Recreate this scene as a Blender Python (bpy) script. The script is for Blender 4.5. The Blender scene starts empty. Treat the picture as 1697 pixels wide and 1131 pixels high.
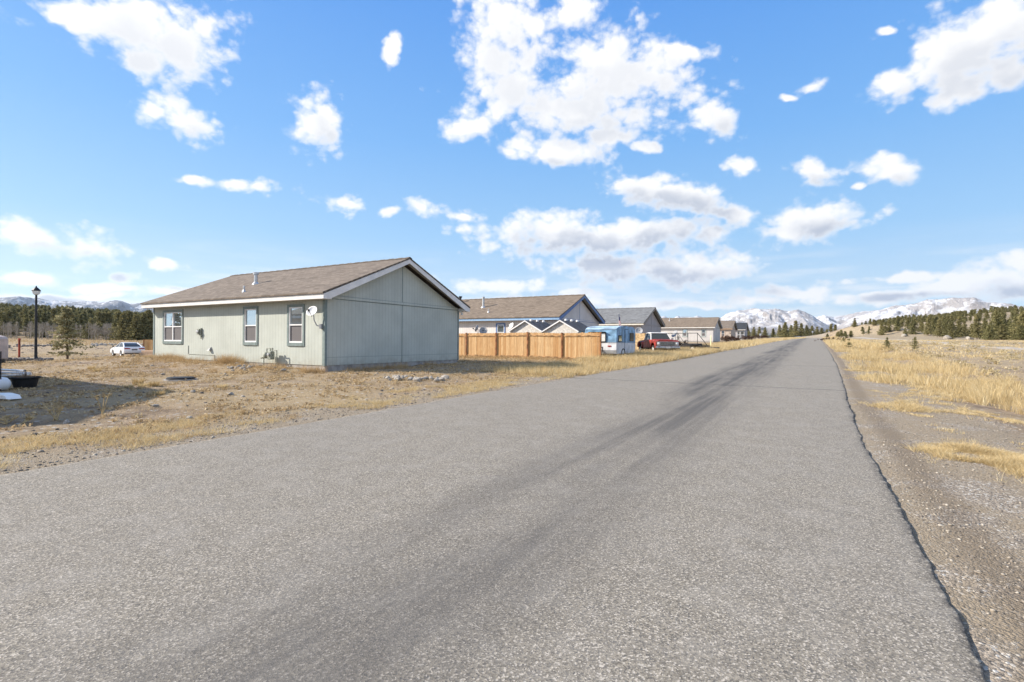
import bpy, math, random
import numpy as np
from mathutils import Matrix, Vector
R = math.radians
random.seed(7); rng = np.random.default_rng(11)
S = bpy.context.scene
C = S.collection

# ------------------------------------------------------------------ camera
F = 842.0; CX, CY = 848.5, 565.5; YAW = R(30.5); ROLL = 0.0075; H = 1.6
cs, sn = math.cos(YAW), math.sin(YAW)
cam_d = bpy.data.cameras.new('camera'); cam = bpy.data.objects.new('camera', cam_d); C.objects.link(cam)
cam_d.sensor_width = 36; cam_d.lens = F/1697*36; cam_d.clip_start = 0.05; cam_d.clip_end = 60000
cam.matrix_world = Matrix.Translation((0, 0, H)) @ Matrix.Rotation(YAW, 4, 'Z') @ Matrix.Rotation(R(90), 4, 'X') @ Matrix.Rotation(math.atan(ROLL), 4, 'Z')
S.camera = cam
# ------------------------------------------------------------------ exposure
S.view_settings.view_transform = 'Standard'; S.view_settings.look = 'None'
S.view_settings.exposure = 0.80; S.view_settings.gamma = 1.0
S.cycles.max_bounces = 5; S.cycles.diffuse_bounces = 2; S.cycles.glossy_bounces = 2
S.cycles.transparent_max_bounces = 6; S.cycles.volume_bounces = 0
# ------------------------------------------------------------------ sun
SUN_EL = R(31.0); SD = Vector((-.87, -.49)).normalized()       # horizontal direction towards the sun
sun_d = bpy.data.lights.new('sun', 'SUN'); sun_d.energy = 5.0; sun_d.angle = R(0.53); sun_d.color = (1, .91, .79)
sun = bpy.data.objects.new('sun', sun_d); C.objects.link(sun); sun.location = (-60, -40, 60)
tv = Vector((SD.x*math.cos(SUN_EL), SD.y*math.cos(SUN_EL), math.sin(SUN_EL)))
sun.rotation_euler = tv.to_track_quat('Z', 'Y').to_euler()

def level(u, v):
    dx, dy = u-CX, v-CY
    return dx + ROLL*dy, dy - ROLL*dx
def ray(u, v):                                                  # world direction of a line of sight, depth 1
    lx, ly = level(u, v); x = lx/F
    return np.array((x*cs - sn, x*sn + cs, -ly/F))
def P(u, v, z):                                                 # a point at measured depth z
    d = ray(u, v); return np.array((0, 0, H)) + d*z
def XY(u, z):
    p = P(u, CY, z); return p[0], p[1]
def on_y(u, Y, v=560):                                          # where a line of sight meets the vertical plane y = Y
    d = ray(u, v); t = Y/d[1]; return np.array((0, 0, H)) + d*t
def on_x(u, X, v=560):
    d = ray(u, v); t = X/d[0]; return np.array((0, 0, H)) + d*t

# ------------------------------------------------------------------ world: sky and clouds
W = bpy.data.worlds.new('World'); S.world = W; W.use_nodes = True
nt = W.node_tree; nt.nodes.clear()
def N(t, typ, **k):
    n = t.nodes.new(typ)
    for a, b in k.items(): setattr(n, a, b)
    return n
def math_(t, op, a, b=None, c=None, clamp=False):
    n = N(t, 'ShaderNodeMath', operation=op); n.use_clamp = clamp
    for i, x in enumerate((a, b, c)):
        if x is None: continue
        if isinstance(x, (int, float)): n.inputs[i].default_value = x
        else: t.links.new(x, n.inputs[i])
    return n.outputs[0]
def azel(u, v):
    d = ray(u, v); return math.atan2(d[0], d[1]), math.atan2(d[2], math.hypot(d[0], d[1]))
BL = [ # u, v, ru, rv, rotation (deg, clockwise in the picture)
 (225,30,150,52,8),(285,80,72,52,30),(245,104,48,26,10),(120,15,70,20,0),(330,45,40,20,0),
 (305,202,58,30,20),(258,185,26,16,0),(527,207,44,44,15),(650,86,17,34,20),
 (385,306,78,11,4),(320,298,26,9,0),(432,312,28,11,0),(568,338,40,17,0),(698,346,28,17,0),(645,350,18,10,0),
 (55,392,72,26,12),(150,408,66,28,18),(272,438,34,10,8),(50,463,72,12,3),(213,464,27,12,8),(180,478,90,9,3),(285,486,60,9,0),
 (838,50,72,70,0),(850,140,56,56,0),(785,205,55,24,-15),(1055,118,115,66,12),(960,185,150,36,3),(1190,195,42,30,30),(955,25,48,34,0),
 (1130,85,60,15,10),(925,252,88,24,2),(1000,228,40,18,0),(1000,110,75,50,0),(960,140,70,40,0),(815,95,50,50,0),(1068,243,22,11,0),
 (1120,324,120,31,10),(1060,308,52,20,8),(1200,348,66,17,8),(925,394,142,40,3),(1080,382,122,33,-4),(1000,400,90,30,0),(1175,385,42,14,0),
 (1095,448,170,31,0),(1000,438,95,25,3),(1190,452,80,20,0),(1227,275,26,13,0),(1346,284,40,22,8),(1475,279,52,24,10),(1418,306,13,7,0),
 (1342,370,88,34,-12),(1300,385,52,16,0),(1475,148,50,34,-10),(1590,85,115,62,-6),(1665,45,85,60,0),(1585,145,50,34,-8),(1650,110,70,40,0),(1473,50,18,9,0),
 (1352,146,32,9,-22),(1310,163,16,5,0),(765,362,18,7,0),
 (1645,458,90,30,-8),(1580,470,70,16,-8),(1670,480,80,22,0),(1692,436,40,22,0),(1490,464,125,9,-3),(1300,487,95,12,0),(1450,492,130,12,-2),(1610,478,110,17,-4),
 (825,473,86,13,2),(965,484,44,8,0),(905,500,130,9,0),(1120,505,150,8,0),(1250,498,70,10,0),(100,492,150,8,0)]
grp = bpy.data.node_groups.new('cloud field', 'ShaderNodeTree')
grp.interface.new_socket('Vector', in_out='INPUT', socket_type='NodeSocketVector')
grp.interface.new_socket('Value', in_out='OUTPUT', socket_type='NodeSocketFloat')
gi = N(grp, 'NodeGroupInput'); go = N(grp, 'NodeGroupOutput')
acc = None
wn = N(grp, 'ShaderNodeTexNoise'); wn.inputs['Scale'].default_value = 9; wn.inputs['Detail'].default_value = 3
grp.links.new(gi.outputs[0], wn.inputs['Vector'])
wo = N(grp, 'ShaderNodeVectorMath', operation='MULTIPLY_ADD')
wo.inputs[1].default_value = (.045, .03, 0); grp.links.new(wn.outputs['Color'], wo.inputs[0])
wa = N(grp, 'ShaderNodeVectorMath', operation='ADD'); grp.links.new(gi.outputs[0], wa.inputs[0]); wa.inputs[1].default_value = (-.0225, -.015, 0)
grp.links.new(wa.outputs[0], wo.inputs[2])
wsp = N(grp, 'ShaderNodeSeparateXYZ'); grp.links.new(wo.outputs[0], wsp.inputs[0])
for (u, v, ru, rv, rot) in BL:
    a0, e0 = azel(u, v); c, s_ = math.cos(R(rot)), math.sin(R(rot))
    a1, e1 = azel(u+ru*c, v+ru*s_); a2, e2 = azel(u-rv*s_, v+rv*c)
    mp = N(grp, 'ShaderNodeMapping', vector_type='TEXTURE')
    mp.inputs['Location'].default_value = (a0, e0, 0)
    mp.inputs['Rotation'].default_value = (0, 0, math.atan2(e1-e0, a1-a0))
    mp.inputs['Scale'].default_value = (math.hypot(a1-a0, e1-e0)*1.22, math.hypot(a2-a0, e2-e0)*1.22, 1e4)
    cv = N(grp, 'ShaderNodeCombineXYZ'); grp.links.new(wsp.outputs[0], cv.inputs[0]); grp.links.new(wsp.outputs[1], cv.inputs[1])
    if acc is not None: grp.links.new(acc, cv.inputs[2])
    grp.links.new(cv.outputs[0], mp.inputs['Vector'])
    ln = N(grp, 'ShaderNodeVectorMath', operation='LENGTH'); grp.links.new(mp.outputs[0], ln.inputs[0])
    f = math_(grp, 'SUBTRACT', 1.0, ln.outputs['Value'])
    acc = f if acc is None else math_(grp, 'SMOOTH_MAX', acc, f, .25)
acc = math_(grp, 'MAXIMUM', acc, -.85)
acc = math_(grp, 'MULTIPLY', acc, 2.3)
sc_ = N(grp, 'ShaderNodeVectorMath', operation='MULTIPLY'); sc_.inputs[1].default_value = (1, 1.35, 1); grp.links.new(gi.outputs[0], sc_.inputs[0])
n1 = N(grp, 'ShaderNodeTexNoise'); n1.inputs['Scale'].default_value = 13; n1.inputs['Detail'].default_value = 10; n1.inputs['Roughness'].default_value = .68
grp.links.new(sc_.outputs[0], n1.inputs['Vector'])
nn = math_(grp, 'MULTIPLY_ADD', n1.outputs['Fac'], 4.0, -2.0)
vz = N(grp, 'ShaderNodeTexVoronoi'); vz.inputs['Scale'].default_value = 21; vz.inputs['Detail'].default_value = 2.0; vz.inputs['Roughness'].default_value = .6
vw = N(grp, 'ShaderNodeVectorMath', operation='MULTIPLY_ADD'); grp.links.new(n1.outputs['Color'], vw.inputs[0]); vw.inputs[1].default_value = (.03, .03, .0); grp.links.new(sc_.outputs[0], vw.inputs[2])
grp.links.new(vw.outputs[0], vz.inputs['Vector'])
nn = math_(grp, 'ADD', nn, math_(grp, 'MULTIPLY_ADD', vz.outputs['Distance'], -1.55, 1.62))
grp.links.new(math_(grp, 'ADD', acc, nn), go.inputs[0])
grp.interface.new_socket('Soft', in_out='OUTPUT', socket_type='NodeSocketFloat')
n1s = N(grp, 'ShaderNodeTexNoise'); n1s.inputs['Scale'].default_value = 16; n1s.inputs['Detail'].default_value = 4; grp.links.new(sc_.outputs[0], n1s.inputs['Vector'])
grp.links.new(math_(grp, 'ADD', acc, math_(grp, 'MULTIPLY_ADD', n1s.outputs['Fac'], 3.4, -1.5)), go.inputs[1])

tc = N(nt, 'ShaderNodeTexCoord'); sp = N(nt, 'ShaderNodeSeparateXYZ'); nt.links.new(tc.outputs['Generated'], sp.inputs[0])
az = math_(nt, 'ARCTAN2', sp.outputs[0], sp.outputs[1]); el = math_(nt, 'ARCSINE', sp.outputs[2])
cb = N(nt, 'ShaderNodeCombineXYZ'); nt.links.new(az, cb.inputs[0]); nt.links.new(el, cb.inputs[1])
g1 = N(nt, 'ShaderNodeGroup'); g1.node_tree = grp; nt.links.new(cb.outputs[0], g1.inputs[0])
up = N(nt, 'ShaderNodeVectorMath', operation='ADD'); up.inputs[1].default_value = (-.022, .03, 0); nt.links.new(cb.outputs[0], up.inputs[0])
g2 = N(nt, 'ShaderNodeGroup'); g2.node_tree = grp; nt.links.new(up.outputs[0], g2.inputs[0])
def mrange(t, x, a, b, c=0., d=1., smooth=True):
    n = N(t, 'ShaderNodeMapRange', interpolation_type='SMOOTHSTEP' if smooth else 'LINEAR')
    t.links.new(x, n.inputs[0]); n.inputs[1].default_value = a; n.inputs[2].default_value = b; n.inputs[3].default_value = c; n.inputs[4].default_value = d
    return n.outputs[0]
dens = mrange(nt, g1.outputs[0], -.05, 1.55)
sh = mrange(nt, g2.outputs[1], .0, 1.9)
sh2 = math_(nt, 'MULTIPLY', math_(nt, 'MULTIPLY', sh, mrange(nt, g1.outputs[0], .3, 2.0)), mrange(nt, el, .50, .20, .32, 1.))
sky = N(nt, 'ShaderNodeTexSky', sky_type='NISHITA'); sky.sun_disc = False; sky.sun_elevation = SUN_EL
SKYROT = math.atan2(SD.x, SD.y)
sky.sun_rotation = SKYROT
sky.altitude = 2000; sky.air_density = 1.0; sky.dust_density = .6; sky.ozone_density = 1.6
elp = mrange(nt, el, 0, R(60), 0, 1, False)
rp = N(nt, 'ShaderNodeValToRGB'); nt.links.new(elp, rp.inputs[0])
_k1 = 1.06
_st = [(0, (4.3,5.6,6.7)), (R(6.5)/R(60), (3.7,5.3,6.8)), (R(11)/R(60), (2.5,4.65,7.1)), (R(21)/R(60), (1.42,3.65,7.2)), (R(33)/R(60), (.80,2.75,6.9)), (1, (.7,2.2,5.4))]
while len(rp.color_ramp.elements) < len(_st): rp.color_ramp.elements.new(.5)
for e_, (p_, c_) in zip(rp.color_ramp.elements, _st): e_.position = p_
for e_, (p_, c_) in zip(rp.color_ramp.elements, _st): e_.color = (*[x*_k1/10 for x in c_], 1)
rs = N(nt, 'ShaderNodeVectorMath', operation='SCALE'); rs.inputs['Scale'].default_value = 10; nt.links.new(rp.outputs[0], rs.inputs[0])
hm = N(nt, 'ShaderNodeMix', data_type='RGBA'); hm.inputs[0].default_value = .78; nt.links.new(sky.outputs[0], hm.inputs[6]); nt.links.new(rs.outputs[0], hm.inputs[7])
cc = N(nt, 'ShaderNodeMix', data_type='RGBA'); nt.links.new(sh2, cc.inputs[0]); cc.inputs[6].default_value = (7.9, 7.85, 7.8, 1); cc.inputs[7].default_value = (4.0, 4.35, 5.1, 1)
# thin sheets of cloud close to the horizon
vs = N(nt, 'ShaderNodeVectorMath', operation='MULTIPLY'); vs.inputs[1].default_value = (1.0, 7, 1); nt.links.new(cb.outputs[0], vs.inputs[0])
n2 = N(nt, 'ShaderNodeTexNoise'); n2.inputs['Scale'].default_value = 4.5; n2.inputs['Detail'].default_value = 7; nt.links.new(vs.outputs[0], n2.inputs['Vector'])
lowc = math_(nt, 'MULTIPLY', mrange(nt, n2.outputs['Fac'], .46, .66, 0, .6), mrange(nt, el, .07, .19, 1., 0.))
dd = math_(nt, 'MAXIMUM', dens, lowc)
# cloud added outside the view, behind and above, to whiten the ambient light
dt = N(nt, 'ShaderNodeVectorMath', operation='DOT_PRODUCT'); nt.links.new(tc.outputs['Generated'], dt.inputs[0]); dt.inputs[1].default_value = (-sn, cs, 0)
n3_ = N(nt, 'ShaderNodeTexNoise'); n3_.inputs['Scale'].default_value = 2.6; n3_.inputs['Detail'].default_value = 5; nt.links.new(tc.outputs['Generated'], n3_.inputs['Vector'])
dd = math_(nt, 'MAXIMUM', dd, math_(nt, 'MULTIPLY', mrange(nt, dt.outputs['Value'], .56, .40), mrange(nt, n3_.outputs['Fac'], .44, .60, 0, .9)))
cm = N(nt, 'ShaderNodeMix', data_type='RGBA'); nt.links.new(dd, cm.inputs[0]); nt.links.new(hm.outputs[2], cm.inputs[6]); nt.links.new(cc.outputs[2], cm.inputs[7])
bg = N(nt, 'ShaderNodeBackground'); bg.inputs['Strength'].default_value = .080; nt.links.new(cm.outputs[2], bg.inputs['Color'])
wout = N(nt, 'ShaderNodeOutputWorld'); nt.links.new(bg.outputs[0], wout.inputs[0])
W.cycles.sampling_method = 'MANUAL'; W.cycles.sample_map_resolution = 256

# ------------------------------------------------------------------ numeric noise
def _h(ix, iy, s):
    n = (ix.astype(np.int64)*374761393 + iy.astype(np.int64)*668265263 + s*1442695041) & 0x7fffffff
    n = (n ^ (n >> 13))*1274126177 & 0x7fffffff
    return ((n ^ (n >> 16)) & 0xffff)/65535.0
def vn(x, y, s=0):
    x = np.asarray(x, float); y = np.asarray(y, float)
    ix, iy = np.floor(x), np.floor(y); fx, fy = x-ix, y-iy
    fx = fx*fx*(3-2*fx); fy = fy*fy*(3-2*fy)
    a, b = _h(ix, iy, s), _h(ix+1, iy, s); c, d = _h(ix, iy+1, s), _h(ix+1, iy+1, s)
    return (a*(1-fx)+b*fx)*(1-fy) + (c*(1-fx)+d*fx)*fy
def fbm(x, y, o=4, s=0):
    r = 0; a = .5
    for i in range(o): r = r + a*(vn(x*2**i, y*2**i, s+i)-.5)*2; a *= .5
    return r
def ss(a, b, x): t = np.clip((x-a)/(b-a), 0, 1); return t*t*(3-2*t)

# ------------------------------------------------------------------ terrain heights
_py = np.arange(-400, 4001, 1.0)
_pz = np.interp(_py, [-400,-50,0,18,34,60,90,124,200,400,900,4000], [-3,-.5,0,.19,.40,.86,1.36,1.92,2.95,5.3,8,8])
_k = np.exp(-.5*(np.arange(-20, 21)/7.)**2); _k /= _k.sum(); _pz = np.convolve(np.pad(_pz, 20, 'edge'), _k, 'valid')
def prof(Y): return np.interp(Y, _py, _pz)
def road_c(Y): return np.interp(Y, [-400,0,15,34,68,130,250,420,600], [-.05,0,0,.42,.8,1.2,3.0,8.0,22.])
def road_l(Y): return -7.9 + road_c(Y) + .05*fbm(Y*.8, 0*Y, 3, 5)
def road_r(Y):
    Y = np.asarray(Y, float)
    return .70 + .12*ss(8, 20, Y) + road_c(Y) + .035*fbm(Y*1.1, 0*Y+3, 4, 9) + .05*fbm(Y*.28, 0*Y+8, 2, 12)
HT = np.array([(x, yh) for x, yh in ((1300,563),(1360,556),(1395,551),(1455,534),(1505,526),(1552,525),(1590,519.6),(1643,513.5),(1697,512),(1900,505),(2400,500))], float)
_ha = np.array([azel(u, v)[0] for u, v in HT]); _he = np.array([math.tan(azel(u, v)[1]) for u, v in HT])
_hc = P(1437, 560, 265); _hd = P(1405, 560, 290)
def G(X, Y, rough=True):
    X = np.asarray(X, float); Y = np.asarray(Y, float)
    r = np.hypot(X, Y); a = np.arctan2(X, Y)
    c = X - road_c(Y)
    out = ss(.9, 4, c) + ss(8.2, 12, -c)                       # 0 on the road, 1 beside it
    z = prof(Y)*(1-.45*ss(45, 140, -X)*(Y > 0))
    z = z + .10*ss(9, 14, -X)*ss(48, 38, -X)*np.exp(-((Y-12)/16)**2)
    z = z + .28*np.exp(-((X+31)/5.)**2-((Y-12)/2.6)**2)
    z = z + .17*np.exp(-((Y-12.9)/1.3)**2)*ss(-17.2, -18.6, X)*ss(-33, -30, X)
    z = z - .62*np.exp(-((X+66)/17)**2-((Y-28)/15)**2)
    z = z - .22*np.exp(-((c-4.6)/1.4)**2) - .05*np.exp(-((c-9)/4)**2)
    z = z - .035*np.exp(-((c+3.8)/4.4)**8) + ss(.45, .65, c)*ss(1.6, .9, c)*(.004+.030*fbm(Y*.9, X*.4, 4, 140)) + ss(.45, .65, c)*ss(1.2, .75, c)*.012*fbm(Y*9, X*9, 2, 141)
    left = ss(-.9, -1.3, a)*ss(-2.2, -1.9, a)
    z = z + left*(ss(230, 560, r)*13) + ss(-.55, -.95, a)*ss(-2.6, -1.9, a)*0
    hi = np.interp(a, _ha, _he, left=-.0, right=_he[-1])*620 + H - 5.5 - prof(np.clip(Y, 0, 400))
    hi = np.where((a > _ha[0]) & (a < 2.0), np.maximum(hi, 0), 0)
    z = z + hi*ss(215, 600, r)*ss(1500, 800, r)*(1+.10*fbm(X/60, Y/60, 3, 4)*ss(600, 400, r))
    z = z + 4.6*np.exp(-(((X-_hc[0])*cs+(Y-_hc[1])*sn)/9)**2-((-(X-_hc[0])*sn+(Y-_hc[1])*cs)/30)**2)
    z = z + 2.0*np.exp(-(((X-_hd[0])*cs+(Y-_hd[1])*sn)/16)**2-((-(X-_hd[0])*sn+(Y-_hd[1])*cs)/30)**2)
    if rough:
        z = z + out*.05*fbm(X/1.7, Y/1.7, 3, 21)*ss(1.5, 6, r) + out*.16*fbm(X/14, Y/14, 3, 31)*ss(25, 60, r) + out*.012*fbm(X*3, Y*3, 2, 33)
    return z
def g0(x, y): return float(G(np.array([x]), np.array([y]))[0])
def gnd(u, z): x, y = XY(u, z); return x, y, g0(x, y)

# ------------------------------------------------------------------ mesh helpers
class MB:
    def __init__(s): s.v = []; s.f = []; s.m = []
    def add(s, vs, fs, m=0):
        o = len(s.v); s.v += [tuple(map(float, p)) for p in vs]; s.f += [tuple(i+o for i in f) for f in fs]; s.m += [m]*len(fs); return s
    def box(s, x0, x1, y0, y1, z0, z1, m=0):
        return s.add([(x0,y0,z0),(x1,y0,z0),(x1,y1,z0),(x0,y1,z0),(x0,y0,z1),(x1,y0,z1),(x1,y1,z1),(x0,y1,z1)],
              [(0,3,2,1),(4,5,6,7),(0,1,5,4),(1,2,6,5),(2,3,7,6),(3,0,4,7)], m)
    def obox(s, c, ax, ay, az_, m=0):                            # oriented box: centre and three half-axes
        c, ax, ay, az_ = map(np.array, (c, ax, ay, az_)); vs = []
        for k in (-1, 1):
            for i, j in ((-1,-1),(1,-1),(1,1),(-1,1)): vs.append(c+ax*i+ay*j+az_*k)
        return s.add(vs, [(0,3,2,1),(4,5,6,7),(0,1,5,4),(1,2,6,5),(2,3,7,6),(3,0,4,7)], m)
    def tube(s, p0, p1, r0, r1=None, n=8, m=0, caps=True):
        r1 = r0 if r1 is None else r1; p0 = Vector(p0); p1 = Vector(p1); d = (p1-p0)
        q = d.to_track_quat('Z', 'Y'); vs = []
        for p, r in ((p0, r0), (p1, r1)):
            for i in range(n):
                a = 2*math.pi*i/n; vs.append(p + q @ Vector((r*math.cos(a), r*math.sin(a), 0)))
        fs = [(i, (i+1) % n, n+(i+1) % n, n+i) for i in range(n)]
        if caps: fs += [tuple(range(n-1, -1, -1)), tuple(range(n, 2*n))]
        return s.add(vs, fs, m)
    def path(s, pts, r, n=6, m=0):
        for a, b in zip(pts[:-1], pts[1:]): s.tube(a, b, r, r, n, m)
        return s
    def lathe(s, pr, n=16, c=(0,0,0), axis='Z', m=0):
        vs = []; fs = []
        for r, h in pr:
            for i in range(n):
                a = 2*math.pi*i/n; x, y = r*math.cos(a), r*math.sin(a)
                p = (x, y, h) if axis == 'Z' else ((x, h, y) if axis == 'Y' else (h, x, y))
                vs.append((p[0]+c[0], p[1]+c[1], p[2]+c[2]))
        for k in range(len(pr)-1):
            for i in range(n): fs.append((k*n+i, k*n+(i+1) % n, (k+1)*n+(i+1) % n, (k+1)*n+i))
        return s.add(vs, fs, m)
    def prism(s, pts, a0, a1, axis='Y', m=0):                    # pts 2-D outline extruded along an axis
        def q(p, a): return (p[0], a, p[1]) if axis == 'Y' else ((a, p[0], p[1]) if axis == 'X' else (p[0], p[1], a))
        n = len(pts); vs = [q(p, a0) for p in pts]+[q(p, a1) for p in pts]
        fs = [(i, (i+1) % n, n+(i+1) % n, n+i) for i in range(n)]+[tuple(range(n-1, -1, -1)), tuple(range(n, 2*n))]
        return s.add(vs, fs, m)
    def loft(s, secs, m=0, caps=True):                           # list of rings of equal length
        n = len(secs[0]); vs = [p for r in secs for p in r]; fs = []
        for k in range(len(secs)-1):
            for i in range(n): fs.append((k*n+i, k*n+(i+1) % n, (k+1)*n+(i+1) % n, (k+1)*n+i))
        if caps: fs += [tuple(range(n-1, -1, -1)), tuple(range((len(secs)-1)*n, len(secs)*n))]
        return s.add(vs, fs, m)
    def build(s, name, mats, parent=None, loc=None, rz=None, smooth=False, bevel=0, label=None):
        me = bpy.data.meshes.new(name); me.from_pydata(s.v, [], s.f)
        mats = mats if isinstance(mats, (list, tuple)) else [mats]
        for m in mats: me.materials.append(m)
        if len(mats) > 1: me.polygons.foreach_set('material_index', s.m)
        if smooth: me.polygons.foreach_set('use_smooth', [True]*len(s.f))
        me.update(); me.validate()
        import bmesh
        bm = bmesh.new(); bm.from_mesh(me); bmesh.ops.recalc_face_normals(bm, faces=bm.faces); bm.to_mesh(me); bm.free()
        o = bpy.data.objects.new(name, me); C.objects.link(o)
        if parent: o.parent = parent
        if loc is not None: o.location = loc
        if rz is not None: o.rotation_euler[2] = rz
        if bevel:
            b = o.modifiers.new('bevel', 'BEVEL'); b.width = bevel; b.segments = 2; b.limit_method = 'ANGLE'; b.angle_limit = R(35)
        if label: o['label'] = label
        return o
def tag(o, label=None, cat=None, group=None, kind=None):
    if label: o['label'] = label
    if cat: o['category'] = cat
    if group: o['group'] = group
    if kind: o['kind'] = kind
    return o
def empty(name, loc, rz=0, label=None, cat=None, group=None):
    o = bpy.data.objects.new(name, None); C.objects.link(o); o.location = loc; o.rotation_euler[2] = rz; o.empty_display_size = .3
    return tag(o, label, cat, group)
KIDS = {}
def copy_tree(o, loc, rz=0, scale=1, label=None, group=None):
    c = o.copy(); C.objects.link(c); c.location = loc; c.rotation_euler[2] = rz; c.scale = (scale,)*3 if not isinstance(scale, tuple) else scale
    if label: c['label'] = label
    if group: c['group'] = group
    for ch in KIDS.get(o.name, []):
        d = ch.copy(); C.objects.link(d); d.parent = c
    return c
def trimesh(name, V, Fc, mats, attrs=None, mi=None):
    me = bpy.data.meshes.new(name); nv, nf = len(V), len(Fc)
    k = Fc.shape[1]
    me.vertices.add(nv); me.vertices.foreach_set('co', np.ascontiguousarray(V, np.float32).ravel())
    me.loops.add(nf*k); me.loops.foreach_set('vertex_index', np.ascontiguousarray(Fc, np.int32).ravel())
    me.polygons.add(nf); me.polygons.foreach_set('loop_start', np.arange(0, nf*k, k, dtype=np.int32))
    for m in (mats if isinstance(mats, (list, tuple)) else [mats]): me.materials.append(m)
    if mi is not None: me.polygons.foreach_set('material_index', np.ascontiguousarray(mi, np.int32))
    for an, av in (attrs or {}).items():
        at = me.attributes.new(an, 'FLOAT', 'POINT'); at.data.foreach_set('value', np.ascontiguousarray(av, np.float32))
    me.update(calc_edges=True)
    return me
def link(name, me, parent=None, loc=None):
    o = bpy.data.objects.new(name, me); C.objects.link(o); o.parent = parent
    if loc is not None: o.location = loc
    return o

# ------------------------------------------------------------------ materials
def newmat(name):
    m = bpy.data.materials.new(name); m.use_nodes = True; t = m.node_tree
    return m, t, t.nodes['Principled BSDF']
def noise(t, vec, scale, detail=4, rough=.5, dist=0):
    n = N(t, 'ShaderNodeTexNoise'); n.inputs['Scale'].default_value = scale; n.inputs['Detail'].default_value = detail
    n.inputs['Roughness'].default_value = rough; n.inputs['Distortion'].default_value = dist
    if vec is not None: t.links.new(vec, n.inputs['Vector'])
    return n.outputs['Fac']
def mixc(t, f, a, b, mode='MIX'):
    n = N(t, 'ShaderNodeMix', data_type='RGBA', blend_type=mode)
    for i, x in ((0, f), (6, a), (7, b)):
        if isinstance(x, (int, float)): n.inputs[i].default_value = x
        elif isinstance(x, tuple): n.inputs[i].default_value = (*x, 1) if len(x) == 3 else x
        else: t.links.new(x, n.inputs[i])
    return n.outputs[2]
def bump(t, b, h, strength=.3, dist=.01):
    n = N(t, 'ShaderNodeBump'); n.inputs['Strength'].default_value = strength; n.inputs['Distance'].default_value = dist
    t.links.new(h, n.inputs['Height']); t.links.new(n.outputs[0], b.inputs['Normal'])
def objco(t): return N(t, 'ShaderNodeTexCoord').outputs['Object']
def geo(t): return N(t, 'ShaderNodeNewGeometry').outputs['Position']
def vmul(t, v, k):
    n = N(t, 'ShaderNodeVectorMath', operation='MULTIPLY'); t.links.new(v, n.inputs[0]); n.inputs[1].default_value = k; return n.outputs[0]
def mat(name, col, rough=.7, var=.12, scale=6, bmp=.15, metal=0., spec=.3, coat=0.):
    m, t, b = newmat(name); v = objco(t)
    f = noise(t, v, scale, 5); d = tuple(c*(1-var*2) for c in col); l = tuple(min(1, c*(1+var)) for c in col)
    t.links.new(mixc(t, mrange(t, f, .3, .7), d, l), b.inputs['Base Color'])
    b.inputs['Roughness'].default_value = rough; b.inputs['Metallic'].default_value = metal; b.inputs['Specular IOR Level'].default_value = spec
    b.inputs['Coat Weight'].default_value = coat
    if bmp: bump(t, b, noise(t, v, scale*6, 3), bmp, .01)
    return m
def siding(name, col, dark=.68):
    m, t, b = newmat(name); v = objco(t); s = N(t, 'ShaderNodeSeparateXYZ'); t.links.new(v, s.inputs[0])
    c = math_(t, 'ADD', s.outputs[0], s.outputs[1])
    w = math_(t, 'ABSOLUTE', math_(t, 'SUBTRACT', math_(t, 'FRACT', math_(t, 'MULTIPLY', c, 1/.2032)), .5))
    gr = mrange(t, w, .43, .485)
    big = noise(t, v, .9, 5, .6); fine = noise(t, vmul(t, v, (60, 60, 6)), 1, 3)
    panel = noise(t, vmul(t, N(t, 'ShaderNodeCombineXYZ').outputs[0], (1, 1, 1)), 1)
    base = mixc(t, mrange(t, big, .3, .7), tuple(x*.91 for x in col), tuple(x*1.05 for x in col))
    base = mixc(t, mrange(t, fine, .35, .65, 0, .18), base, tuple(x*.75 for x in col))
    # dirt splashed up from the soil
    dirt = math_(t, 'MULTIPLY', mrange(t, s.outputs[2], .45, .0, 0, .35), mrange(t, noise(t, v, 3, 5), .35, .65))
    base = mixc(t, dirt, base, (.30, .26, .20))
    base = mixc(t, math_(t, 'MULTIPLY', gr, 1-dark), base, tuple(x*.35 for x in col))
    t.links.new(base, b.inputs['Base Color']); b.inputs['Roughness'].default_value = .75; b.inputs['Specular IOR Level'].default_value = .25
    hgt = math_(t, 'SUBTRACT', math_(t, 'MULTIPLY', fine, .12), gr)
    bump(t, b, hgt, .6, .008)
    return m
def shingle(name, col):
    m, t, b = newmat(name); v = objco(t)
    br = N(t, 'ShaderNodeTexBrick'); t.links.new(v, br.inputs['Vector']); br.inputs['Scale'].default_value = 1.0
    br.inputs['Brick Width'].default_value = .31; br.inputs['Row Height'].default_value = .135; br.inputs['Mortar Size'].default_value = .008
    br.inputs['Color1'].default_value = (*[c*.62 for c in col], 1); br.inputs['Color2'].default_value = (*[min(1, c*1.42) for c in col], 1)
    br.inputs['Mortar'].default_value = (*[c*.4 for c in col], 1); br.inputs['Bias'].default_value = 0
    n = noise(t, v, 1.1, 6, .62); n2 = noise(t, v, 90, 3)
    c = mixc(t, mrange(t, n, .3, .7, .1, .55), br.outputs['Color'], col)
    c = mixc(t, mrange(t, n2, .3, .7, 0, .45), c, tuple(x*.55 for x in col))
    t.links.new(c, b.inputs['Base Color']); b.inputs['Roughness'].default_value = .92; b.inputs['Specular IOR Level'].default_value = .15
    bump(t, b, br.outputs['Fac'], -.5, .01)
    return m
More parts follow.
